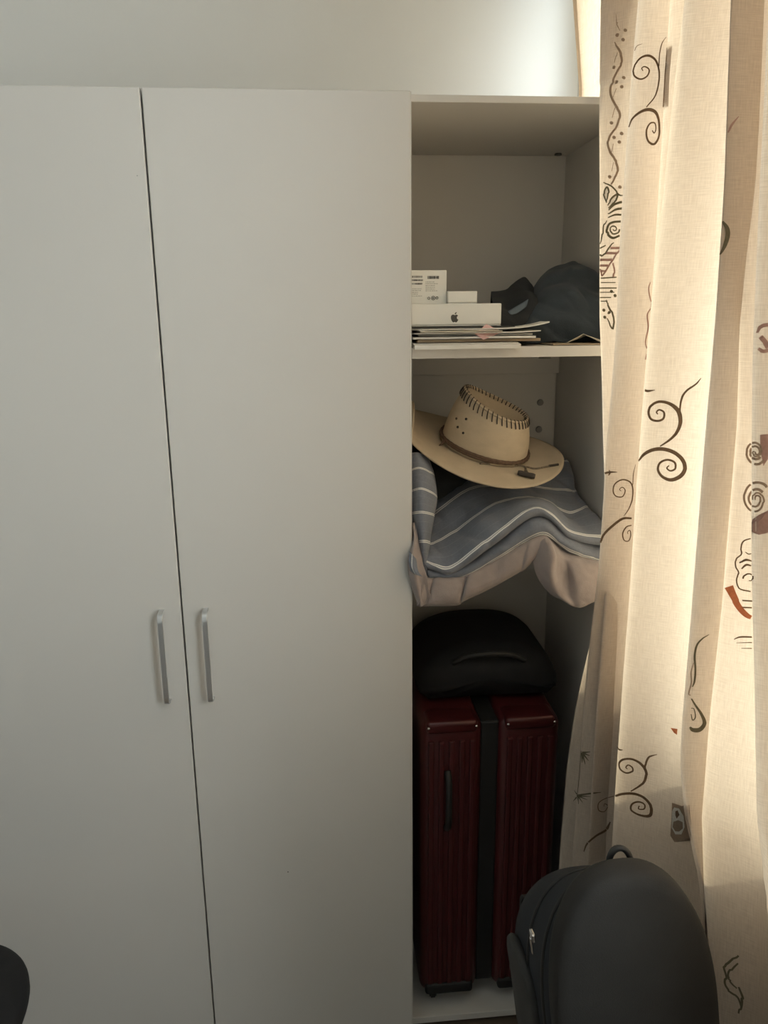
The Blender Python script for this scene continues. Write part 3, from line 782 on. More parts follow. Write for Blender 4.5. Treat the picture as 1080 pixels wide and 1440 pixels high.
# logo outline (unit height, centred), bite on the right and a leaf
app = [(0.0, 0.28), (-0.10, 0.33), (-0.22, 0.34), (-0.34, 0.28), (-0.41, 0.16), (-0.42, 0.0), (-0.38, -0.18), (-0.29, -0.35), (-0.18, -0.46), (-0.09, -0.46), (0.0, -0.42), (0.09, -0.46), (0.19, -0.46), (0.29, -0.36), (0.38, -0.20),
       (0.28, -0.13), (0.23, -0.02), (0.24, 0.11), (0.34, 0.22), (0.24, 0.32), (0.12, 0.33)]
leaf = [(0.0, 0.36), (0.02, 0.48), (0.09, 0.56), (0.18, 0.60), (0.18, 0.50), (0.12, 0.41)]
lc = at(639.5, 447, LBY); hs = 0.0185
def decal(name, poly, c, sc, mat, parent, pinv, Y):
    P = catmull(poly, len(poly)*3, True)
    bm = bmesh.new()
    f = bm.faces.new([bm.verts.new(pinv @ Vector((c.x+a*sc, Y, c.z+b*sc))) for a, b in P])
    r = bmesh.ops.extrude_face_region(bm, geom=[f])
    for v in r['geom']:
        if isinstance(v, bmesh.types.BMVert): v.co.y -= 0.0003
    bmesh.ops.recalc_face_normals(bm, faces=bm.faces)
    return from_bm(name, bm, mat, parent)
lo = decal('logo', app, lc, hs, M_logo, lb, linv, LBY+0.0001)
decal('logo_leaf', leaf, lc, hs, M_logo, lb, linv, LBY+0.0001)

# labelled box on top
BY = 0.085
bx1 = at(628, 400, BY).x; bz1 = at(600, 380, BY).z; bz0 = lz1+0.0003
pb = empty('product_box', ((0.191+bx1)/2, BY, bz0)); tag(pb, 'upright white product box with barcode label, standing on the logo box', 'box')
pinv = Matrix.Translation(-pb.location)
box('box_body', 0.191, bx1, BY, BY+0.05, bz0, bz1, M_whitecard, pb, 0.0012, 2, pinv)
def flat(name, rects, mat, parent, pinv, Y):
    bm = bmesh.new()
    for (x0, y0, x1, y1) in rects:
        a, b = at(560+x0/3.6, 340+y0/3.6, Y), at(560+x1/3.6, 340+y1/3.6, Y)
        bm_box(bm, min(a.x, b.x), max(a.x, b.x), Y-0.0003, Y+0.0001, min(a.z, b.z), max(a.z, b.z), M=pinv)
    return from_bm(name, bm, mat, parent)
random.seed(3)
def bars(x0, x1, y0, y1):
    R_ = []; x = x0
    while x < x1:
        w = random.choice((1.2, 1.2, 2.2, 3.2)); R_.append((x, y0, min(x1, x+w), y1)); x += w+random.choice((1.0, 1.4, 2.4))
    return R_
flat('barcode', bars(66, 122, 172, 182), M_ink, pb, pinv, BY); flat('barcode', bars(66, 126, 190, 199), M_ink, pb, pinv, BY); flat('barcode', bars(66, 122, 208, 217), M_ink, pb, pinv, BY)
flat('barcode', bars(148, 208, 173, 188), M_ink, pb, pinv, BY)
def words(x0, x1, y, h):
    R_ = []; x = x0
    while x < x1:
        w = random.uniform(4, 13); R_.append((x, y, min(x1, x+w), y+h)); x += w+2.5
    return R_
tx = []
for y in (202, 211, 220, 229, 238, 247): tx += words(138, random.choice((165, 185, 200)), y, 2.4)
for y in (237, 246, 255, 264, 273): tx += words(70, random.choice((100, 115, 120)), y, 2.4)
flat('fine_print', tx, M_greyink, pb, pinv, BY)
def ring_mark(px, py, r, mat):
    c = at(px, py, BY); P = [pinv @ Vector((c.x+r*math.cos(a), BY-0.0004, c.z+r*math.sin(a))) for a in [2*math.pi*i/18 for i in range(19)]]
    tubeobj('approval_mark', P, 0.0006, mat, pb, 5)
ring_mark(560+177/3.6, 340+285/3.6, 0.0036, M_ink); ring_mark(560+155/3.6, 340+286/3.6, 0.0022, M_ink); ring_mark(560+196/3.6, 340+284/3.6, 0.0022, M_ink)
c = at(560+177/3.6, 340+285/3.6, BY)
tubeobj('approval_mark', [pinv @ Vector((c.x-0.0015, BY-0.0003, c.z)), pinv @ Vector((c.x+0.0015, BY-0.0003, c.z))], 0.0012, M_ink, pb, 6)

# small box
SY = 0.070
sx0, sx1 = at(630, 418, SY).x, at(671, 418, SY).x; sz1 = at(650, 409.5, SY).z
sbx = empty('small_box', ((sx0+sx1)/2, SY, lz1+0.0003)); tag(sbx, 'small plain white cardboard box standing beside the product box', 'box')
sinv = Matrix.Translation(-sbx.location)
hh = sz1-lz1
box('box_base', sx0, sx1, SY, SY+0.055, lz1+0.0003, lz1+hh*0.08, M_whitecard, sbx, 0.001, 2, sinv)
box('box_lid', sx0, sx1, SY, SY+0.055, lz1+hh*0.08+0.0003, sz1, M_whitecard, sbx, 0.0012, 2, sinv)

# dark bundle of clothing: guides are ridges from back to front
def loft(guides, nu, nv, wr=0.0, ws=18.0, seed=0.0, rid=0.0, zmin=None):
    """guides: rows of 3D points; returns dense grid"""
    rowsA = [catmull([tuple(p) for p in g], nu) for g in guides]
    cols = [catmull([r[j] for r in rowsA], nv) for j in range(nu)]
    G = []
    for i in range(nv):
        r = []
        for j in range(nu):
            p = Vector(cols[j][i])
            if wr:
                q = p*ws+Vector((seed, seed*1.7, 0))
                p = p+Vector((0.25, -1.0, 0.8))*wr*(noise.noise(q)+0.5*noise.noise(q*2.3))
            if rid:
                q = Vector((p.x*9+seed, p.y*9, p.z*17+p.x*11))
                p = p+Vector((0.2, -1.0, 0.7))*rid*(abs(noise.noise(q))*2-0.5+0.6*abs(noise.noise(q*2.1+Vector((3, 1, 0)))))
            if zmin is not None: p.z = max(p.z, zmin)
            r.append(p)
        G.append(r)
    return G
def gobj(name, G, mat, parent, loc, uvscale=None, v0=0.0, solid=0.004, uvs=None, nrm=True):
    loc = Vector(loc)
    uv = uvs
    if uv is None and uvscale:
        nv, nu = len(G), len(G[0])
        L = [0.0]
        for i in range(1, nv):
            L.append(L[-1]+sum((G[i][j]-G[i-1][j]).length for j in range(nu))/nu)
        uv = [[(j/nu, v0+L[i]*uvscale) for j in range(nu)] for i in range(nv)]
    return grid_mesh(name, [[p-loc for p in r] for r in G], mat, parent, uv, solid=solid)
def row(Y, pts): return [at(px, py, Y+(e[0] if e else 0)) for px, py, *e in pts]
# big navy lump
navy_top = [(738, 440), (750, 408), (768, 386), (790, 377), (806, 369.5), (825, 374), (842, 378), (866, 384)]
navy = empty('navy_garment', (at(790, 470, 0.2).x, 0.2, ZS1)); tag(navy, 'bundled navy blue garment heaped at the curtain end of the upper shelf', 'garment')
g_base_b = row(0.44, [(730, 478), (745, 478), (765, 478), (790, 478), (810, 478), (830, 478), (842, 478), (850, 478)])
g_back = row(0.36, [(732, 450), (748, 418), (766, 396), (790, 386), (806, 380), (825, 384), (842, 388), (856, 394)])
g_top = row(0.24, navy_top)
g_m1 = row(0.15, [(735, 452), (752, 425), (770, 405), (792, 397), (808, 392), (828, 397), (846, 400), (872, 404)])
g_m2 = row(0.10, [(732, 466), (750, 452), (772, 440), (794, 432), (812, 430), (832, 434), (850, 436), (885, 440)])
g_fb = [Vector((p.x, 0.10, ZS1+0.003)) for p in g_m2]
for k, p in enumerate(g_base_b): p.z = ZS1+0.003
for g in (g_back, g_top, g_m1, g_m2, g_fb, g_base_b):
    for p in g: p.x = min(p.x, 0.618); p.z = max(p.z, ZS1+0.003)
gobj('bundle', loft([g_base_b, g_back, g_top, g_m1, g_m2, g_fb], 80, 80, 0.005, 11, 2.0, 0.007, ZS1+0.003), M_navy, navy, navy.location, solid=0.003)
char = empty('dark_garment', (at(728, 470, 0.2).x, 0.2, ZS1)); tag(char, 'black folded cloth with a slate webbing tab, between the logo box and navy garment', 'garment')
c_top = [(690, 416), (704, 414), (713, 411), (722, 402), (736, 394.5), (744, 401), (750, 410), (756, 440)]
c_b = [Vector((p.x, 0.30, ZS1+0.003)) for p in row(0.30, c_top)]
c1 = row(0.235, c_top)
c2 = row(0.19, [(690, 424), (704, 424), (714, 423), (724, 416), (737, 410), (747, 412), (754, 422), (760, 448)])
c3 = row(0.12, [(700, 440), (706, 442), (716, 446), (728, 444), (740, 440), (752, 442), (762, 450), (770, 460)])
c4 = [Vector((p.x, 0.11, ZS1+0.003)) for p in c3]
gobj('folded_cloth', loft([c_b, c1, c2, c3, c4], 44, 44, 0.002, 20, 5.0, 0.007, ZS1+0.003), M_navy2, char, char.location, solid=0.003)
tg = [[at(714, 438, 0.125), at(726, 431, 0.13), at(738, 424, 0.135), at(743, 421, 0.135)], [at(718, 446, 0.115), at(728, 440, 0.12), at(739, 432, 0.125), at(741, 428, 0.125)]]
gobj('webbing_tab', loft(tg, 12, 5), M_tagblue, char, char.location, solid=0.0015)

# ------------------------------------------------------------------ striped quilt on the lower shelf
qo = empty('striped_quilt', (0.40, 0.2, ZM1)); tag(qo, 'folded grey-blue quilt with pairs of white stripes under the straw hat', 'quilt')
def clampx(rows_, x1=0.62, x0=None):
    for r in rows_:
        for p in r:
            p.x = min(p.x, x1)
            if x0 is not None: p.x = max(p.x, x0)
    return rows_
G0 = [Vector((x, 0.455, ZM1+0.16)) for x in (0.21, 0.28, 0.36, 0.44, 0.5, 0.56, 0.61, 0.62)]
G1 = [at(*p) for p in ((590, 655, .33), (612, 662, .31), (650, 668, .29), (700, 668, .28), (760, 655, .30), (810, 650, .33), (850, 668, .33), (885, 676, .34))]
G2 = [at(*p) for p in ((598, 720, .15), (612, 722, .14), (660, 690, .17), (720, 682, .18), (765, 688, .2), (800, 690, .22), (845, 690, .26), (890, 690, .26))]
G3 = [at(*p) for p in ((596, 766, .07), (612, 764, .07), (645, 745, .09), (700, 708, .10), (755, 700, .12), (800, 722, .13), (850, 712, .17), (900, 720, .17))]
G4 = [at(*p) for p in ((596, 790, .015), (612, 794, .005), (637, 796, -.005), (690, 757, -.005), (755, 715, .01), (800, 747, .02), (850, 757, .05), (905, 760, .05))]
G5 = [at(*p) for p in ((598, 799, .04), (614, 802, .04), (641, 799, .035), (692, 764, .04), (755, 724, .05), (800, 754, .05), (850, 766, .07), (905, 768, .07))]
G6 = [Vector((p.x, 0.16, p.z+0.004)) for p in G5]
clampx([G0, G1, G2, G3, G4, G5, G6], 0.615, 0.197)
nu, nv = 110, 110
GA = loft([G0, G1, G2, G3, G4, G5, G6], nu, nv, 0.003, 16, 1.0, 0.010)
# stripes follow the guides: v grows by one per stripe pair; G2, G3, G4 carry a stripe each
vi = [-2.4, -0.5, 0.5, 1.5, 2.5, 2.9, 4.2]
gv = catmull([(x,) for x in vi], nv)
uvs = [[(j/nu, gv[i][0]) for j in range(nu)] for i in range(nv)]
gobj('top_layer', GA, M_stripe, qo, qo.location, uvs=uvs, solid=0.006)
# second layer tucked under the lip
H0 = [at(*p) for p in ((598, 795, .06), (640, 795, .06), (692, 762, .06), (755, 722, .07), (800, 750, .07), (850, 762, .08), (900, 765, .08))]
H1 = [at(*p) for p in ((600, 803, .018), (645, 801, .012), (697, 770, .012), (757, 730, .02), (800, 762, .03), (850, 774, .05), (900, 776, .05))]
H2 = [at(*p) for p in ((602, 812, .015), (652, 808, .005), (700, 781, .005), (760, 748, .01), (800, 772, .02), (834, 783, .03), (900, 786, .04))]
H3 = [at(*p) for p in ((602, 816, .05), (654, 811, .05), (702, 784, .05), (760, 752, .05), (800, 776, .06), (840, 788, .07), (900, 790, .07))]
H4 = [Vector((p.x, 0.2, p.z+0.01)) for p in H3]
clampx([H0, H1, H2, H3, H4], 0.615)
GB = loft([H0, H1, H2, H3, H4], 90, 50, 0.003, 18, 4.0, 0.006)
gv2 = catmull([(x,) for x in (0.9, 1.15, 1.47, 1.8, 3.2)], 50)
gobj('second_layer', GB, M_stripe, qo, qo.location, uvs=[[(j/90, gv2[i][0]) for j in range(90)] for i in range(50)], solid=0.006)
# upright fold beside the door
def fold_rows(L):
    out = []
    for y, xa, xb, Y, dy, tilt in L:
        out.append([at(xa, y-tilt*0.6, Y+0.04), at(xa+(xb-xa)*0.12, y-tilt*0.3, Y+0.008), at(xa+(xb-xa)*0.5, y-tilt, Y-0.012), at(xa+(xb-xa)*0.88, y+tilt*0.5, Y+0.01), at(xb, y+tilt*1.5, Y+0.05)])
    return out
FR = fold_rows([(640, 570, 602, .10, 0, 3), (663, 570, 610, .06, 0, 4), (692, 572, 614, .035, 0, 5), (722, 576, 610, .025, 0, 2), (762, 586, 604, .02, 0, 1), (795, 593, 602, .02, 0, 0), (812, 594, 604, .03, 0, 0)])
for rr_ in FR:
    for p in rr_:
        if p.y > -0.004: p.x = max(p.x, 0.1935)
GC = loft(FR, 30, 60, 0.0015, 25, 7.0)
gv3 = catmull([(x,) for x in (-0.4, 0.5, 1.5, 2.5, 3.5, 4.2, 4.5)], 60)
gobj('side_fold', GC, M_stripe, qo, qo.location, uvs=[[(j/30, gv3[i][0]) for j in range(30)] for i in range(60)], solid=0.004)

# beige blanket below it
bo = empty('pink_blanket', (0.40, 0.2, ZM1)); tag(bo, 'dusty pink cotton blanket sagging over the lower shelf edge below the striped quilt', 'blanket')
def brow(y, Y, prof):
    """one row of the band: (px, dy, dY) kinks give the cloth its creases"""
    return [at(px, y(px)+dy, Y+dY) for px, dy, dY in prof]
lin = lambda pts: (lambda px: interp([(a_, b_) for a_, b_ in pts], px))
yt = lin([(588, 808), (650, 803), (700, 780), (752, 750), (766, 748)]); yb = lin([(588, 851), (640, 851), (695, 824), (742, 797), (766, 772)])
mixy = lambda f: (lambda px: yt(px)*(1-f)+yb(px)*f)
KX = [(588, 0, 0), (596, 0, -.006), (602, 0, -.001), (607, 1, .005), (613, 0, -.002), (632, 0, -.004), (650, 0, -.001), (656, 2, .006), (661, -1, -.004), (684, 0, -.002), (700, 0, .001), (712, 0, -.001), (730, 0, -.001), (740, 0, .002), (748, 0, -.001), (766, 0, .004)]
def kprof(ky, sh=0): return [(min(766, px+(sh if 595 < px < 750 else 0)), dy*ky, dY*ky) for px, dy, dY in KX]
BR = [brow(yt, .06, kprof(.2)), brow(mixy(.15), .012, kprof(.5, 2)), brow(mixy(.45), .000, kprof(1.0, -2)), brow(mixy(.8), -.004, kprof(1.2, -6)), brow(mixy(.97), .004, kprof(1.0, -9)), brow(mixy(.98), .026, kprof(.2, -9)), brow(mixy(.7), .040, kprof(.1, -9))]
gobj('hanging_fold', loft(BR, 130, 50, 0.0012, 40, 3.0, 0.0015), M_beige, bo, bo.location, solid=0.003)
def lrow(L): return [at(px, py, Y) for px, py, Y in L]
LR = [lrow([(754, 750, .03), (766, 753, .02), (772, 757, .03), (790, 770, .05), (815, 778, .05), (845, 788, .05), (890, 794, .06)]),
      lrow([(752, 766, .01), (772, 764, -.012), (778, 770, .004), (792, 782, .016), (818, 790, .01), (845, 796, .02), (895, 800, .03)]),
      lrow([(750, 790, .004), (776, 782, -.022), (783, 786, -.002), (796, 796, .010), (810, 802, -.004), (842, 810, .006), (895, 810, .01)]),
      lrow([(757, 812, .006), (774, 806, -.020), (784, 810, -.006), (798, 816, .008), (812, 822, -.008), (840, 824, .002), (892, 822, .01)]),
      lrow([(768, 828, .008), (778, 828, -.012), (788, 832, -.012), (800, 838, .000), (815, 840, -.010), (838, 836, .000), (888, 832, .012)]),
      lrow([(782, 839, .010), (790, 843, -.004), (798, 848, -.008), (808, 852, -.004), (818, 853, -.006), (834, 846, .002), (880, 840, .014)]),
      lrow([(784, 834, .028), (790, 838, .028), (798, 843, .028), (808, 847, .028), (818, 848, .028), (834, 842, .028), (880, 838, .028)])]
clampx(LR, 0.608)
gobj('hanging_lobe', loft(LR, 90, 70, 0.0012, 40, 6.0, 0.0015), M_beige, bo, bo.location, solid=0.003)
K0 = [lrow([(580, 735, .03), (582, 735, .02), (584, 735, .03), (586, 736, .04)]), lrow([(578, 758, .002), (581, 760, -.004), (585, 760, .004), (589, 762, .02)]),
      lrow([(574, 785, -.010), (580, 788, -.016), (586, 792, -.004), (595, 796, .004)]), lrow([(575, 808, -.012), (584, 812, -.020), (590, 814, -.004), (601, 813, -.004)]),
      lrow([(580, 826, -.008), (589, 832, -.016), (594, 830, -.002), (604, 832, -.006)]), lrow([(587, 848, .0), (592, 853, -.006), (598, 850, .002), (612, 851, -.002)])]
for rr_ in K0:
    for p in rr_:
        if p.y > -0.004: p.x = max(p.x, 0.1925)
gobj('corner_fold', loft(K0, 36, 60, 0.001, 70, 8.0, 0.002), M_beige, bo, bo.location, solid=0.0025)
K1 = [[at(576, 775, -.02), at(580, 780, -.026), at(585, 786, -.024)], [at(575, 790, -.024), at(580, 797, -.03), at(588, 803, -.026)], [at(578, 803, -.02), at(585, 808, -.028), at(594, 811, -.022)]]
gobj('corner_trim', loft(K1, 12, 12), M_stripe, bo, bo.location, solid=0.002, uvs=[[(0, j/10) for j in range(12)] for i in range(12)])
# flat bulk of the blanket lying on the shelf
box('folded_bulk', 0.205, 0.612, 0.11, 0.45, ZM1+0.0005, ZM1+0.035, M_beige, bo, 0.015, 3, Matrix.Translation(-bo.location))

# dark cloth behind the hat
dk = empty('dark_cloth', (0.25, 0.26, ZM1+0.05)); tag(dk, 'black cloth bundled under the raised brim of the straw hat', 'garment')
D0 = [at(*p) for p in ((575, 612, .36), (600, 610, .36), (630, 620, .36), (665, 650, .36))]
D1 = [at(*p) for p in ((575, 630, .28), (605, 626, .28), (640, 640, .27), (672, 664, .26))]
D2 = [at(*p) for p in ((575, 668, .20), (606, 664, .19), (640, 672, .2), (668, 682, .22))]
D3 = [at(*p) for p in ((578, 710, .17), (606, 712, .17), (630, 705, .18), (655, 690, .2))]
gobj('bundle', loft([D0, D1, D2, D3], 30, 30, 0.005, 20, 9.0), M_navy2, dk, dk.location, solid=0.003)

# ------------------------------------------------------------------ straw hat
HC = at(680, 630, 0.185)
hat = empty('straw_hat', HC); tag(hat, 'tan western hat with laced crown edge and braided band, lying on the quilt', 'hat')
hat.rotation_euler = Matrix.Rotation(math.radians(-6), 3, 'Z').to_euler()
HR = (Matrix.Rotation(math.radians(13), 3, 'Y') @ Matrix.Rotation(math.radians(18), 3, 'X')).to_4x4()
hat.rotation_euler = HR.to_euler()
NA = 96
def crown_pt(a, t):
    """t 0 base .. 1 top edge; local coordinates"""
    ax = 0.098*(1-t)+0.076*t; ay = 0.080*(1-t)+0.058*t
    bul = 0.006*math.sin(math.pi*t)
    zt = 0.118-0.020*math.cos(a)*1.0+0.006*math.cos(2*a)
    zt = 0.106+0.004*math.cos(2*a)-0.017*math.cos(a)
    return Vector(((ax+bul)*math.cos(a)-0.004*t, (ay+bul)*math.sin(a)+0.004*t, zt*t))
def brim_pt(a, t):
    ca, sa = math.cos(a), math.sin(a)
    ro_x, ro_y = 0.182 if ca > 0 else 0.215, 0.152
    rx = 0.097*(1-t)+ro_x*t; ry = 0.080*(1-t)+ro_y*t
    lift = (0.034 if ca < 0 else 0.020)*(abs(ca)**2.2)*t**1.7
    dip = -0.012*(abs(sa)**2)*t**1.3
    x, z = rx*ca, lift+dip
    xm = (HC.x-0.200)/0.974
    if x < -xm:                              # the brim bends up where it meets the partition
        z += (-xm-x)*0.9; x = -xm-0.04*(-xm-x)
    return Vector((x, ry*sa, z))
rowsH = []
for i in range(13):
    rowsH.append([brim_pt(2*math.pi*j/NA, 1-i/12) for j in range(NA)])
o = grid_mesh('brim', rowsH, M_hat, hat, close_u=True, solid=0.003)
rowsK = [[crown_pt(2*math.pi*j/NA, i/14) for j in range(NA)] for i in range(15)]
# dished top inside the laced edge
for k in range(1, 8):
    t = k/7
    r = []
    for j in range(NA):
        p = rowsK[14][j]; c = Vector((-0.004, 0.004, 0.0))
        q = Vector((p.x*(1-t)+c.x*t, p.y*(1-t)+c.y*t, 0))
        q.z = p.z-0.034*math.sin(t*math.pi/2)
        r.append(q)
    rowsK.append(r)
grid_mesh('crown', rowsK, M_hat, hat, close_u=True, solid=0.0025)
# raised edge under the lacing
tubeobj('crown_edge', [crown_pt(2*math.pi*j/64, 1.0) for j in range(65)], 0.0032, M_hat, hat, 8)
st_mesh = None
for k in range(44):
    a = 2*math.pi*(k+0.5)/44
    p = crown_pt(a, 1.0); q = crown_pt(a+0.04, 0.87)
    out = Vector((math.cos(a), math.sin(a), 0))
    pts = [p+Vector((0, 0, -0.004))-out*0.0062, p+Vector((0, 0, 0.0036)), p*0.5+q*0.5+out*0.0042, q+out*0.0030]
    tubeobj('stitch', catmull([tuple(x) for x in pts], 8), 0.00125, M_stitch, hat, 5)
# braided band, two turns
def braid(name, t0, amp, phase, r, mat):
    P = []
    for j in range(145):
        a = 2*math.pi*j/144
        t = t0+amp*math.sin(a+phase)
        p = crown_pt(a, t); out = Vector((math.cos(a), math.sin(a), 0))
        P.append(p+out*(0.004+0.0006*math.sin(a*40)))
    rr = [r*(1+0.18*math.sin(2*math.pi*j/144*72)) for j in range(145)]
    tubeobj(name, P, rr, mat, hat, 8)
braid('hat_band', 0.13, 0.03, 0.5, 0.0038, M_braid)
braid('hat_band', 0.09, -0.05, 0.3, 0.0036, M_braid)
# knot tail at the left
a = math.radians(200)
kp = crown_pt(a, 0.13)+Vector((math.cos(a), math.sin(a), 0))*0.005
tubeobj('band_tail', catmull([tuple(kp), tuple(kp+Vector((-0.004, -0.008, -0.008))), tuple(kp+Vector((-0.012, -0.018, -0.010)))], 10), [0.003]*6+[0.0024, 0.002, 0.0016, 0.001], M_braid, hat, 6)
# eyelets
for da, t in ((205, 0.55), (214, 0.45), (222, 0.66), (226, 0.42)):
    a = math.radians(da); p = crown_pt(a, t); out = Vector((math.cos(a), math.sin(a), 0.15)).normalized()
    bm = bmesh.new(); tube(bm, [p-out*0.001, p+out*0.0025], 0.0026, 10)
    from_bm('eyelet', bm, M_stitch, hat)
# chin cord and toggle on the front of the brim
hinv = (Matrix.Translation(HC) @ HR).inverted()
def onbrim(px, py, lift=0.003):
    d = hinv.to_3x3() @ ray(px, py); o_ = hinv @ CAM
    best = None
    for i in range(12):
        for j in range(NA):
            for tri in ((rowsH[i][j], rowsH[i][(j+1) % NA], rowsH[i+1][j]), (rowsH[i+1][j], rowsH[i][(j+1) % NA], rowsH[i+1][(j+1) % NA])):
                v0, v1, v2 = tri
                e1, e2 = v1-v0, v2-v0; h = d.cross(e2); aa = e1.dot(h)
                if abs(aa) < 1e-12: continue
                f = 1/aa; s_ = o_-v0; u = f*s_.dot(h)
                if u < 0 or u > 1: continue
                q_ = s_.cross(e1); v = f*d.dot(q_)
                if v < 0 or u+v > 1: continue
                tt = f*e2.dot(q_)
                if tt > 0 and (best is None or tt < best): best = tt
    if best is None:
        return None
    return o_+d*best+Vector((0, 0, lift))
def cordpts(L, lift=0.003):
    P = [onbrim(x, y, lift) for x, y in L]
    return [tuple(p) for p in P if p is not None]
Z2 = lambda L: [(560+x/3.6, 500+y/3.6) for x, y in L]
cp = cordpts(Z2([(412, 553), (455, 553), (500, 545), (560, 540), (600, 545), (628, 566), (640, 598)]))
if len(cp) > 3: tubeobj('chin_cord', catmull(cp, 40), 0.0022, M_cord, hat, 7)
cp = cordpts(Z2([(652, 600), (642, 575), (650, 570), (690, 578), (740, 570), (808, 558)]))
if len(cp) > 3: tubeobj('chin_cord', catmull(cp, 40), 0.0022, M_cord, hat, 7)
for L in ([(412, 553), (458, 553)], [(760, 566), (808, 558)]):
    cp = cordpts(Z2(L), 0.0036)
    if len(cp) == 2: tubeobj('cord_tip', cp, 0.0028, M_stitch, hat, 8)
cp = cordpts(Z2([(600, 608), (640, 618), (686, 628)]), 0.008)
if len(cp) >= 2: tubeobj('toggle', catmull(cp, 9) if len(cp) > 2 else cp, [0.0050, 0.0062, 0.0062, 0.0058, 0.0058, 0.0058, 0.0062, 0.0062, 0.0050] if len(cp) > 2 else 0.006, M_stitch, hat, 12)

# ------------------------------------------------------------------ suitcase in the bay
SX0, SX1 = at(592, 1150, 0.04).x, at(783, 1150, 0.04).x
SY0, SY1 = 0.032, 0.43
wh = 0.045
SZ0 = ZB1+wh; SZ1 = at(640, 1013, SY0+0.02).z
sc = empty('suitcase', ((SX0+SX1)/2, 0.25, ZB1)); tag(sc, 'dark red hard-shell suitcase with ribbed halves standing in the wardrobe bay', 'suitcase')
scinv = Matrix.Translation(-sc.location)
xm0, xm1 = at(677, 1150, 0.04).x, at(700, 1150, 0.04).x
for x0, x1 in ((SX0, xm0), (xm1, SX1)):
    sh_ = box('shell', x0, x1, SY0+0.012, SY1, SZ0, SZ1, M_red, sc, 0.022, 4, scinv)
    for p_ in sh_.data.polygons: p_.use_smooth = True
    # vertical ribs down the narrow side and over the top
    nr = 5
    for k in range(nr):
        xx = x0+(x1-x0)*(k+1)/(nr+1)
        w = 0.0065
        pts = [(xx, SY0+0.010, SZ0+0.03), (xx, SY0+0.009, SZ1-0.06), (xx, SY0+0.010, SZ1-0.035)]
        bm = bmesh.new(); bm_box(bm, xx-w, xx+w, SY0+0.006, SY0+0.02, SZ0+0.03, SZ1-0.045, 0.003, 2, scinv)
        from_bm('rib', bm, M_red, sc)
    # corner guards
    cg = box('corner_guard', x0+0.012, x1-0.012, SY0+0.006, SY0+0.075, SZ1-0.028, SZ1+0.004, M_redmet, sc, 0.011, 4, scinv)
    cg['label'] = 'glossy red corner guard'
    for p_ in cg.data.polygons: p_.use_smooth = True
    for xx in (x0+0.017, x1-0.017):
        tubeobj('rivet', [scinv @ Vector((xx, SY0+0.009, SZ1-0.010)), scinv @ Vector((xx, SY0+0.003, SZ1-0.008))], 0.003, M_steel, cg, 10)
    box('corner_guard', x0+0.012, x1-0.012, SY0+0.006, SY0+0.06, SZ0-0.002, SZ0+0.03, M_rubber, sc, 0.008, 3, scinv)
box('seam_band', xm0-0.002, xm1+0.002, SY0+0.028, SY1-0.015, SZ0+0.012, SZ1-0.012, M_rubber, sc, 0.004, 2, scinv)
tubeobj('carry_handle', [scinv @ Vector(p) for p in catmull([((SX0+xm0)/2-0.01, SY0+0.008, SZ1-0.12), ((SX0+xm0)/2-0.01, SY0-0.012, SZ1-0.15), ((SX0+xm0)/2-0.01, SY0-0.014, SZ1-0.24), ((SX0+xm0)/2-0.01, SY0+0.008, SZ1-0.27)], 20)], 0.008, M_rubber, sc, 8)
for x in (SX0+0.035, SX1-0.035):
    for y in (SY0+0.05, SY1-0.05):
        bm = bmesh.new()
        bmesh.ops.create_cone(bm, cap_ends=True, segments=20, radius1=0.022, radius2=0.022, depth=0.016, matrix=scinv @ Matrix.Translation((x, y, ZB1+0.0222)) @ Matrix.Rotation(math.pi/2, 4, 'Y'))
        es = [e for e in bm.edges if e.calc_face_angle(0) > 1]
        bmesh.ops.bevel(bm, geom=es, offset=0.003, segments=2, affect='EDGES')
        cw_ = from_bm('caster', bm, M_rubber, sc)
        bm = bmesh.new()
        bm_box(bm, x-0.013, x+0.013, y-0.016, y+0.02, ZB1+0.030, SZ0+0.004, 0.004, 2, scinv)
        from_bm('caster_housing', bm, M_rubber, sc)
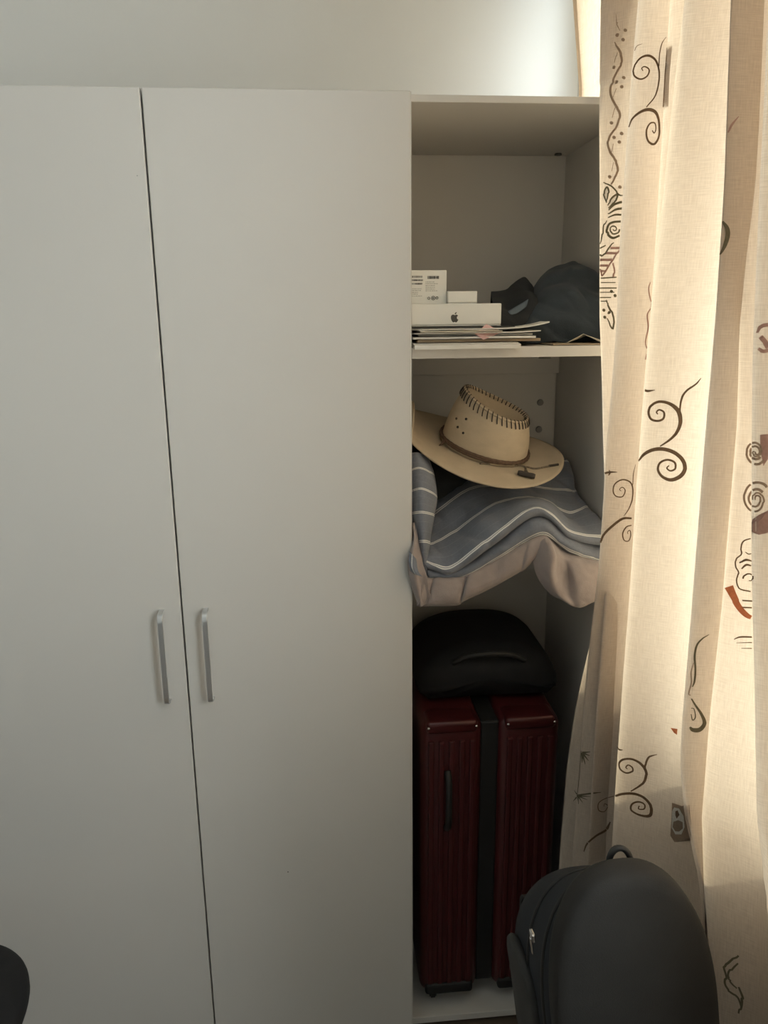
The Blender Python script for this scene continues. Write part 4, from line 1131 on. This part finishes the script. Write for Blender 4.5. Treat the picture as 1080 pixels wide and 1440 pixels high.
# black soft bag on top of the suitcase
def arch_body(name, w, d, h, mat, parent, M=None, top=0.5, edge=0.03, nz=16, nd=10, sq=2.6, slope=0.0):
    """soft bag: arched outline in x-z, depth along y, softened edges"""
    out = []
    for i in range(40):                            # outline, starts bottom left, clockwise over the top
        t = i/39
        a = math.pi*(1-t)
        c, s = math.cos(a), math.sin(a)
        x = w/2*math.copysign(abs(c)**(2/sq), c); z = h*top*abs(s)**(2/sq)+h*(1-top)
        out.append((x, z))
    out = [(-w/2, 0.02), (-w/2, h*(1-top)*0.5)] + out + [(w/2, h*(1-top)*0.5), (w/2, 0.02), (w/2-0.02, 0.0), (0.0, 0.0), (-w/2+0.02, 0.0)]
    n = len(out)
    rings = []
    for k in range(nd+1):
        t = k/nd
        y = -d/2+d*t
        e = min(t, 1-t)*d
        inset = edge-math.sqrt(max(0, edge*edge-(edge-min(e, edge))**2))
        r = []
        for (x, z) in out:
            cx, cz = 0, h*0.5
            dx, dz = x-cx, z-cz
            L = math.hypot(dx, dz)
            kx = (L-inset)/L
            r.append(Vector((cx+dx*kx, y, max(0, cz+dz*kx)*(1-slope*t))))
        rings.append(r)
    V = [p for r in rings for p in r]
    Fc = []
    for k in range(nd):
        for i in range(n):
            Fc.append((k*n+i, (k+1)*n+i, (k+1)*n+(i+1) % n, k*n+(i+1) % n))
    c0 = len(V); V.append(Vector((0, -d/2-0.006, h*0.5))); c1 = len(V); V.append(Vector((0, d/2+0.004, h*0.5*(1-slope))))
    # inner ring so that the flat faces bulge slightly
    for i in range(n):
        Fc.append((i, (i+1) % n, c0)); Fc.append((nd*n+(i+1) % n, nd*n+i, c1))
    if M is not None: V = [M @ v for v in V]
    o = mesh(name, V, Fc, mat, parent, True)
    return o, out
zb = SZ1+0.006
bw0, bw1 = at(588, 960, 0.15).x, at(783, 960, 0.15).x
soft = empty('black_bag', ((bw0+bw1)/2, 0.265, zb)); tag(soft, 'slouching black soft bag lying on top of the red suitcase', 'bag')
soft.location.z = zb
arch_body('bag_body', bw1-bw0, 0.30, at(660, 890, 0.22).z-zb, M_black, soft, Matrix.Identity(4), 0.75, 0.05, sq=2.3)
tubeobj('bag_handle', catmull([(-0.09, -0.140, 0.10), (-0.05, -0.158, 0.125), (0.03, -0.158, 0.125), (0.08, -0.142, 0.10)], 24), 0.007, M_rubber, soft)

# ------------------------------------------------------------------ backpack in the foreground
BKY = -0.76
pl = at(772, 1310, BKY)
bwid = 0.215; bdep = 0.20; bh = 0.43; bsl = 0.36
top_z = at(850, 1224, BKY).z
base_z = top_z-bh
bp_ = empty('backpack', (pl.x+bwid/2+0.036, BKY+bdep/2, base_z)); tag(bp_, 'black zipped backpack standing in front of the curtain and wardrobe bay', 'backpack')
bp_.rotation_euler = (0, 0, math.radians(3))
body, outl = arch_body('body', bwid, bdep, bh, M_navybag, bp_, None, 0.55, 0.022, sq=2.4, slope=bsl)
fp, o2 = arch_body('front_panel', bwid-0.002, 0.045, bh+0.002, M_blackgrey, bp_, Matrix.Translation((0, -bdep/2+0.008, 0.0005)), 0.55, 0.018, sq=2.4)
for yy in (0.040, 0.105):
    kz = 1-bsl*yy/bdep
    tubeobj('zipper', [(x*1.004, -bdep/2+yy, z*kz*1.003) for x, z in outl[1:-4]], 0.0026, M_rubber, bp_, 6)
for sx in (-1, 1):
    arch_body('side_pocket', 0.11, 0.016, 0.20, M_greybag, bp_, Matrix.Translation((sx*(bwid/2+0.003), 0.028, 0.01)) @ Matrix.Rotation(math.pi/2, 4, 'Z'), 0.3, 0.009, sq=3)
hl = [(0.014*math.cos(a)+0.012, -0.055, bh*0.955-0.008+0.022*math.sin(a)) for a in [math.pi*i/14 for i in range(15)]]
tubeobj('hang_loop', hl, 0.004, M_rubber, bp_, 8)
for sx in (-1, 1):
    P = [(sx*0.05, bdep/2-0.004, bh-0.20), (sx*0.055, bdep/2+0.02, bh-0.22), (sx*0.06, bdep/2+0.025, bh-0.28), (sx*0.07, bdep/2+0.006, 0.06)]
    P = catmull(P, 20); bm = bmesh.new()
    V = [[bm.verts.new(Vector(p)+Vector((dx, dy, 0))) for dx, dy in ((-0.024, -0.004), (0.024, -0.004), (0.024, 0.004), (-0.024, 0.004))] for p in P]
    for i in range(19):
        for j in range(4): bm.faces.new((V[i][j], V[i][(j+1) % 4], V[i+1][(j+1) % 4], V[i+1][j]))
    bm.faces.new(V[0]); bm.faces.new(V[-1][::-1])
    bmesh.ops.recalc_face_normals(bm, faces=bm.faces)
    from_bm('shoulder_strap', bm, M_black, bp_)
# metal zip pull on the left side of the front panel
zpz = bh-0.115
pullo = empty
bm = bmesh.new(); bm_box(bm, -bwid/2-0.0065, -bwid/2-0.002, -bdep/2+0.029, -bdep/2+0.041, zpz, zpz+0.012, 0.0015, 2)
zs_ = from_bm('zip_slider', bm, M_steel, bp_)
bm = bmesh.new(); bm_box(bm, -bwid/2-0.008, -bwid/2-0.006, -bdep/2+0.0325, -bdep/2+0.0375, zpz-0.020, zpz+0.004, 0.0008, 1)
from_bm('zip_pull', bm, M_steel, zs_)

# the bag slouches to its left
SH = Matrix.Identity(4); SH[0][2] = -0.145
for c_ in bp_.children_recursive: c_.data.transform(SH)

# stool that carries the backpack
st = empty('stool', (bp_.location.x-0.005, bp_.location.y, 0)); tag(st, 'plain wooden stool carrying the black backpack', 'stool')
zt_ = base_z-0.0095
bm = bmesh.new()
bmesh.ops.create_cone(bm, cap_ends=True, segments=40, radius1=0.112, radius2=0.112, depth=0.03, matrix=Matrix.Translation((0, 0, zt_-0.015)))
bmesh.ops.bevel(bm, geom=[e for e in bm.edges if e.calc_face_angle(0) > 1], offset=0.006, segments=2, affect='EDGES')
from_bm('seat', bm, M_wood, st)
for sx in (-1, 1):
    for sy in (-1, 1):
        tubeobj('leg', [(sx*0.068, sy*0.068, zt_-0.03), (sx*0.085, sy*0.085, 0.0)], [0.014, 0.011], M_wood, st, 12)
for sx in (-1, 1):
    tubeobj('stretcher', [(sx*0.079, -0.079, 0.22), (sx*0.079, 0.079, 0.22)], 0.008, M_wood, st, 10)

# ------------------------------------------------------------------ office chair at the left
ch = empty('office_chair', (-0.803, -0.36, 0)); tag(ch, 'black chair with a rounded backrest edge in front of the closed wardrobe door', 'chair')
# backrest faces the door; its right edge shows at the picture's border
def pad(name, w, h, d, Mx, mat):
    o, _ = arch_body(name, w, d, h, mat, ch, Mx, 0.45, d*0.45, sq=2.8)
    return o
pad('backrest', 0.44, 0.66, 0.07, Matrix.Translation((0, -0.20, 0.57)) @ Matrix.Rotation(math.radians(8), 4, 'X'), M_black)
pad('seat', 0.46, 0.46, 0.08, Matrix.Translation((0, -0.22, 0.46)) @ Matrix.Rotation(math.radians(-90), 4, 'X'), M_black)
tubeobj('back_bar', catmull([(0, -0.05, 0.40), (0, -0.25, 0.40), (0, -0.28, 0.50), (0, -0.25, 0.65)], 16), 0.016, M_rubber, ch, 10)
tubeobj('gas_cylinder', [(0, 0, 0.09), (0, 0, 0.42)], 0.024, M_rubber, ch, 14)
for k in range(5):
    a = 2*math.pi*k/5+0.3
    c, s = math.cos(a), math.sin(a)
    leg_ = tubeobj('leg', [(0.02*c, 0.02*s, 0.10), (0.27*c, 0.27*s, 0.065)], [0.022, 0.014], M_rubber, ch, 10)
    bm = bmesh.new()
    bmesh.ops.create_cone(bm, cap_ends=True, segments=18, radius1=0.027, radius2=0.027, depth=0.03, matrix=Matrix.Translation((0.27*c, 0.27*s, 0.027)) @ Matrix.Rotation(a+math.pi/2, 4, 'Z') @ Matrix.Rotation(math.pi/2, 4, 'Y'))
    from_bm('caster', bm, M_rubber, leg_)
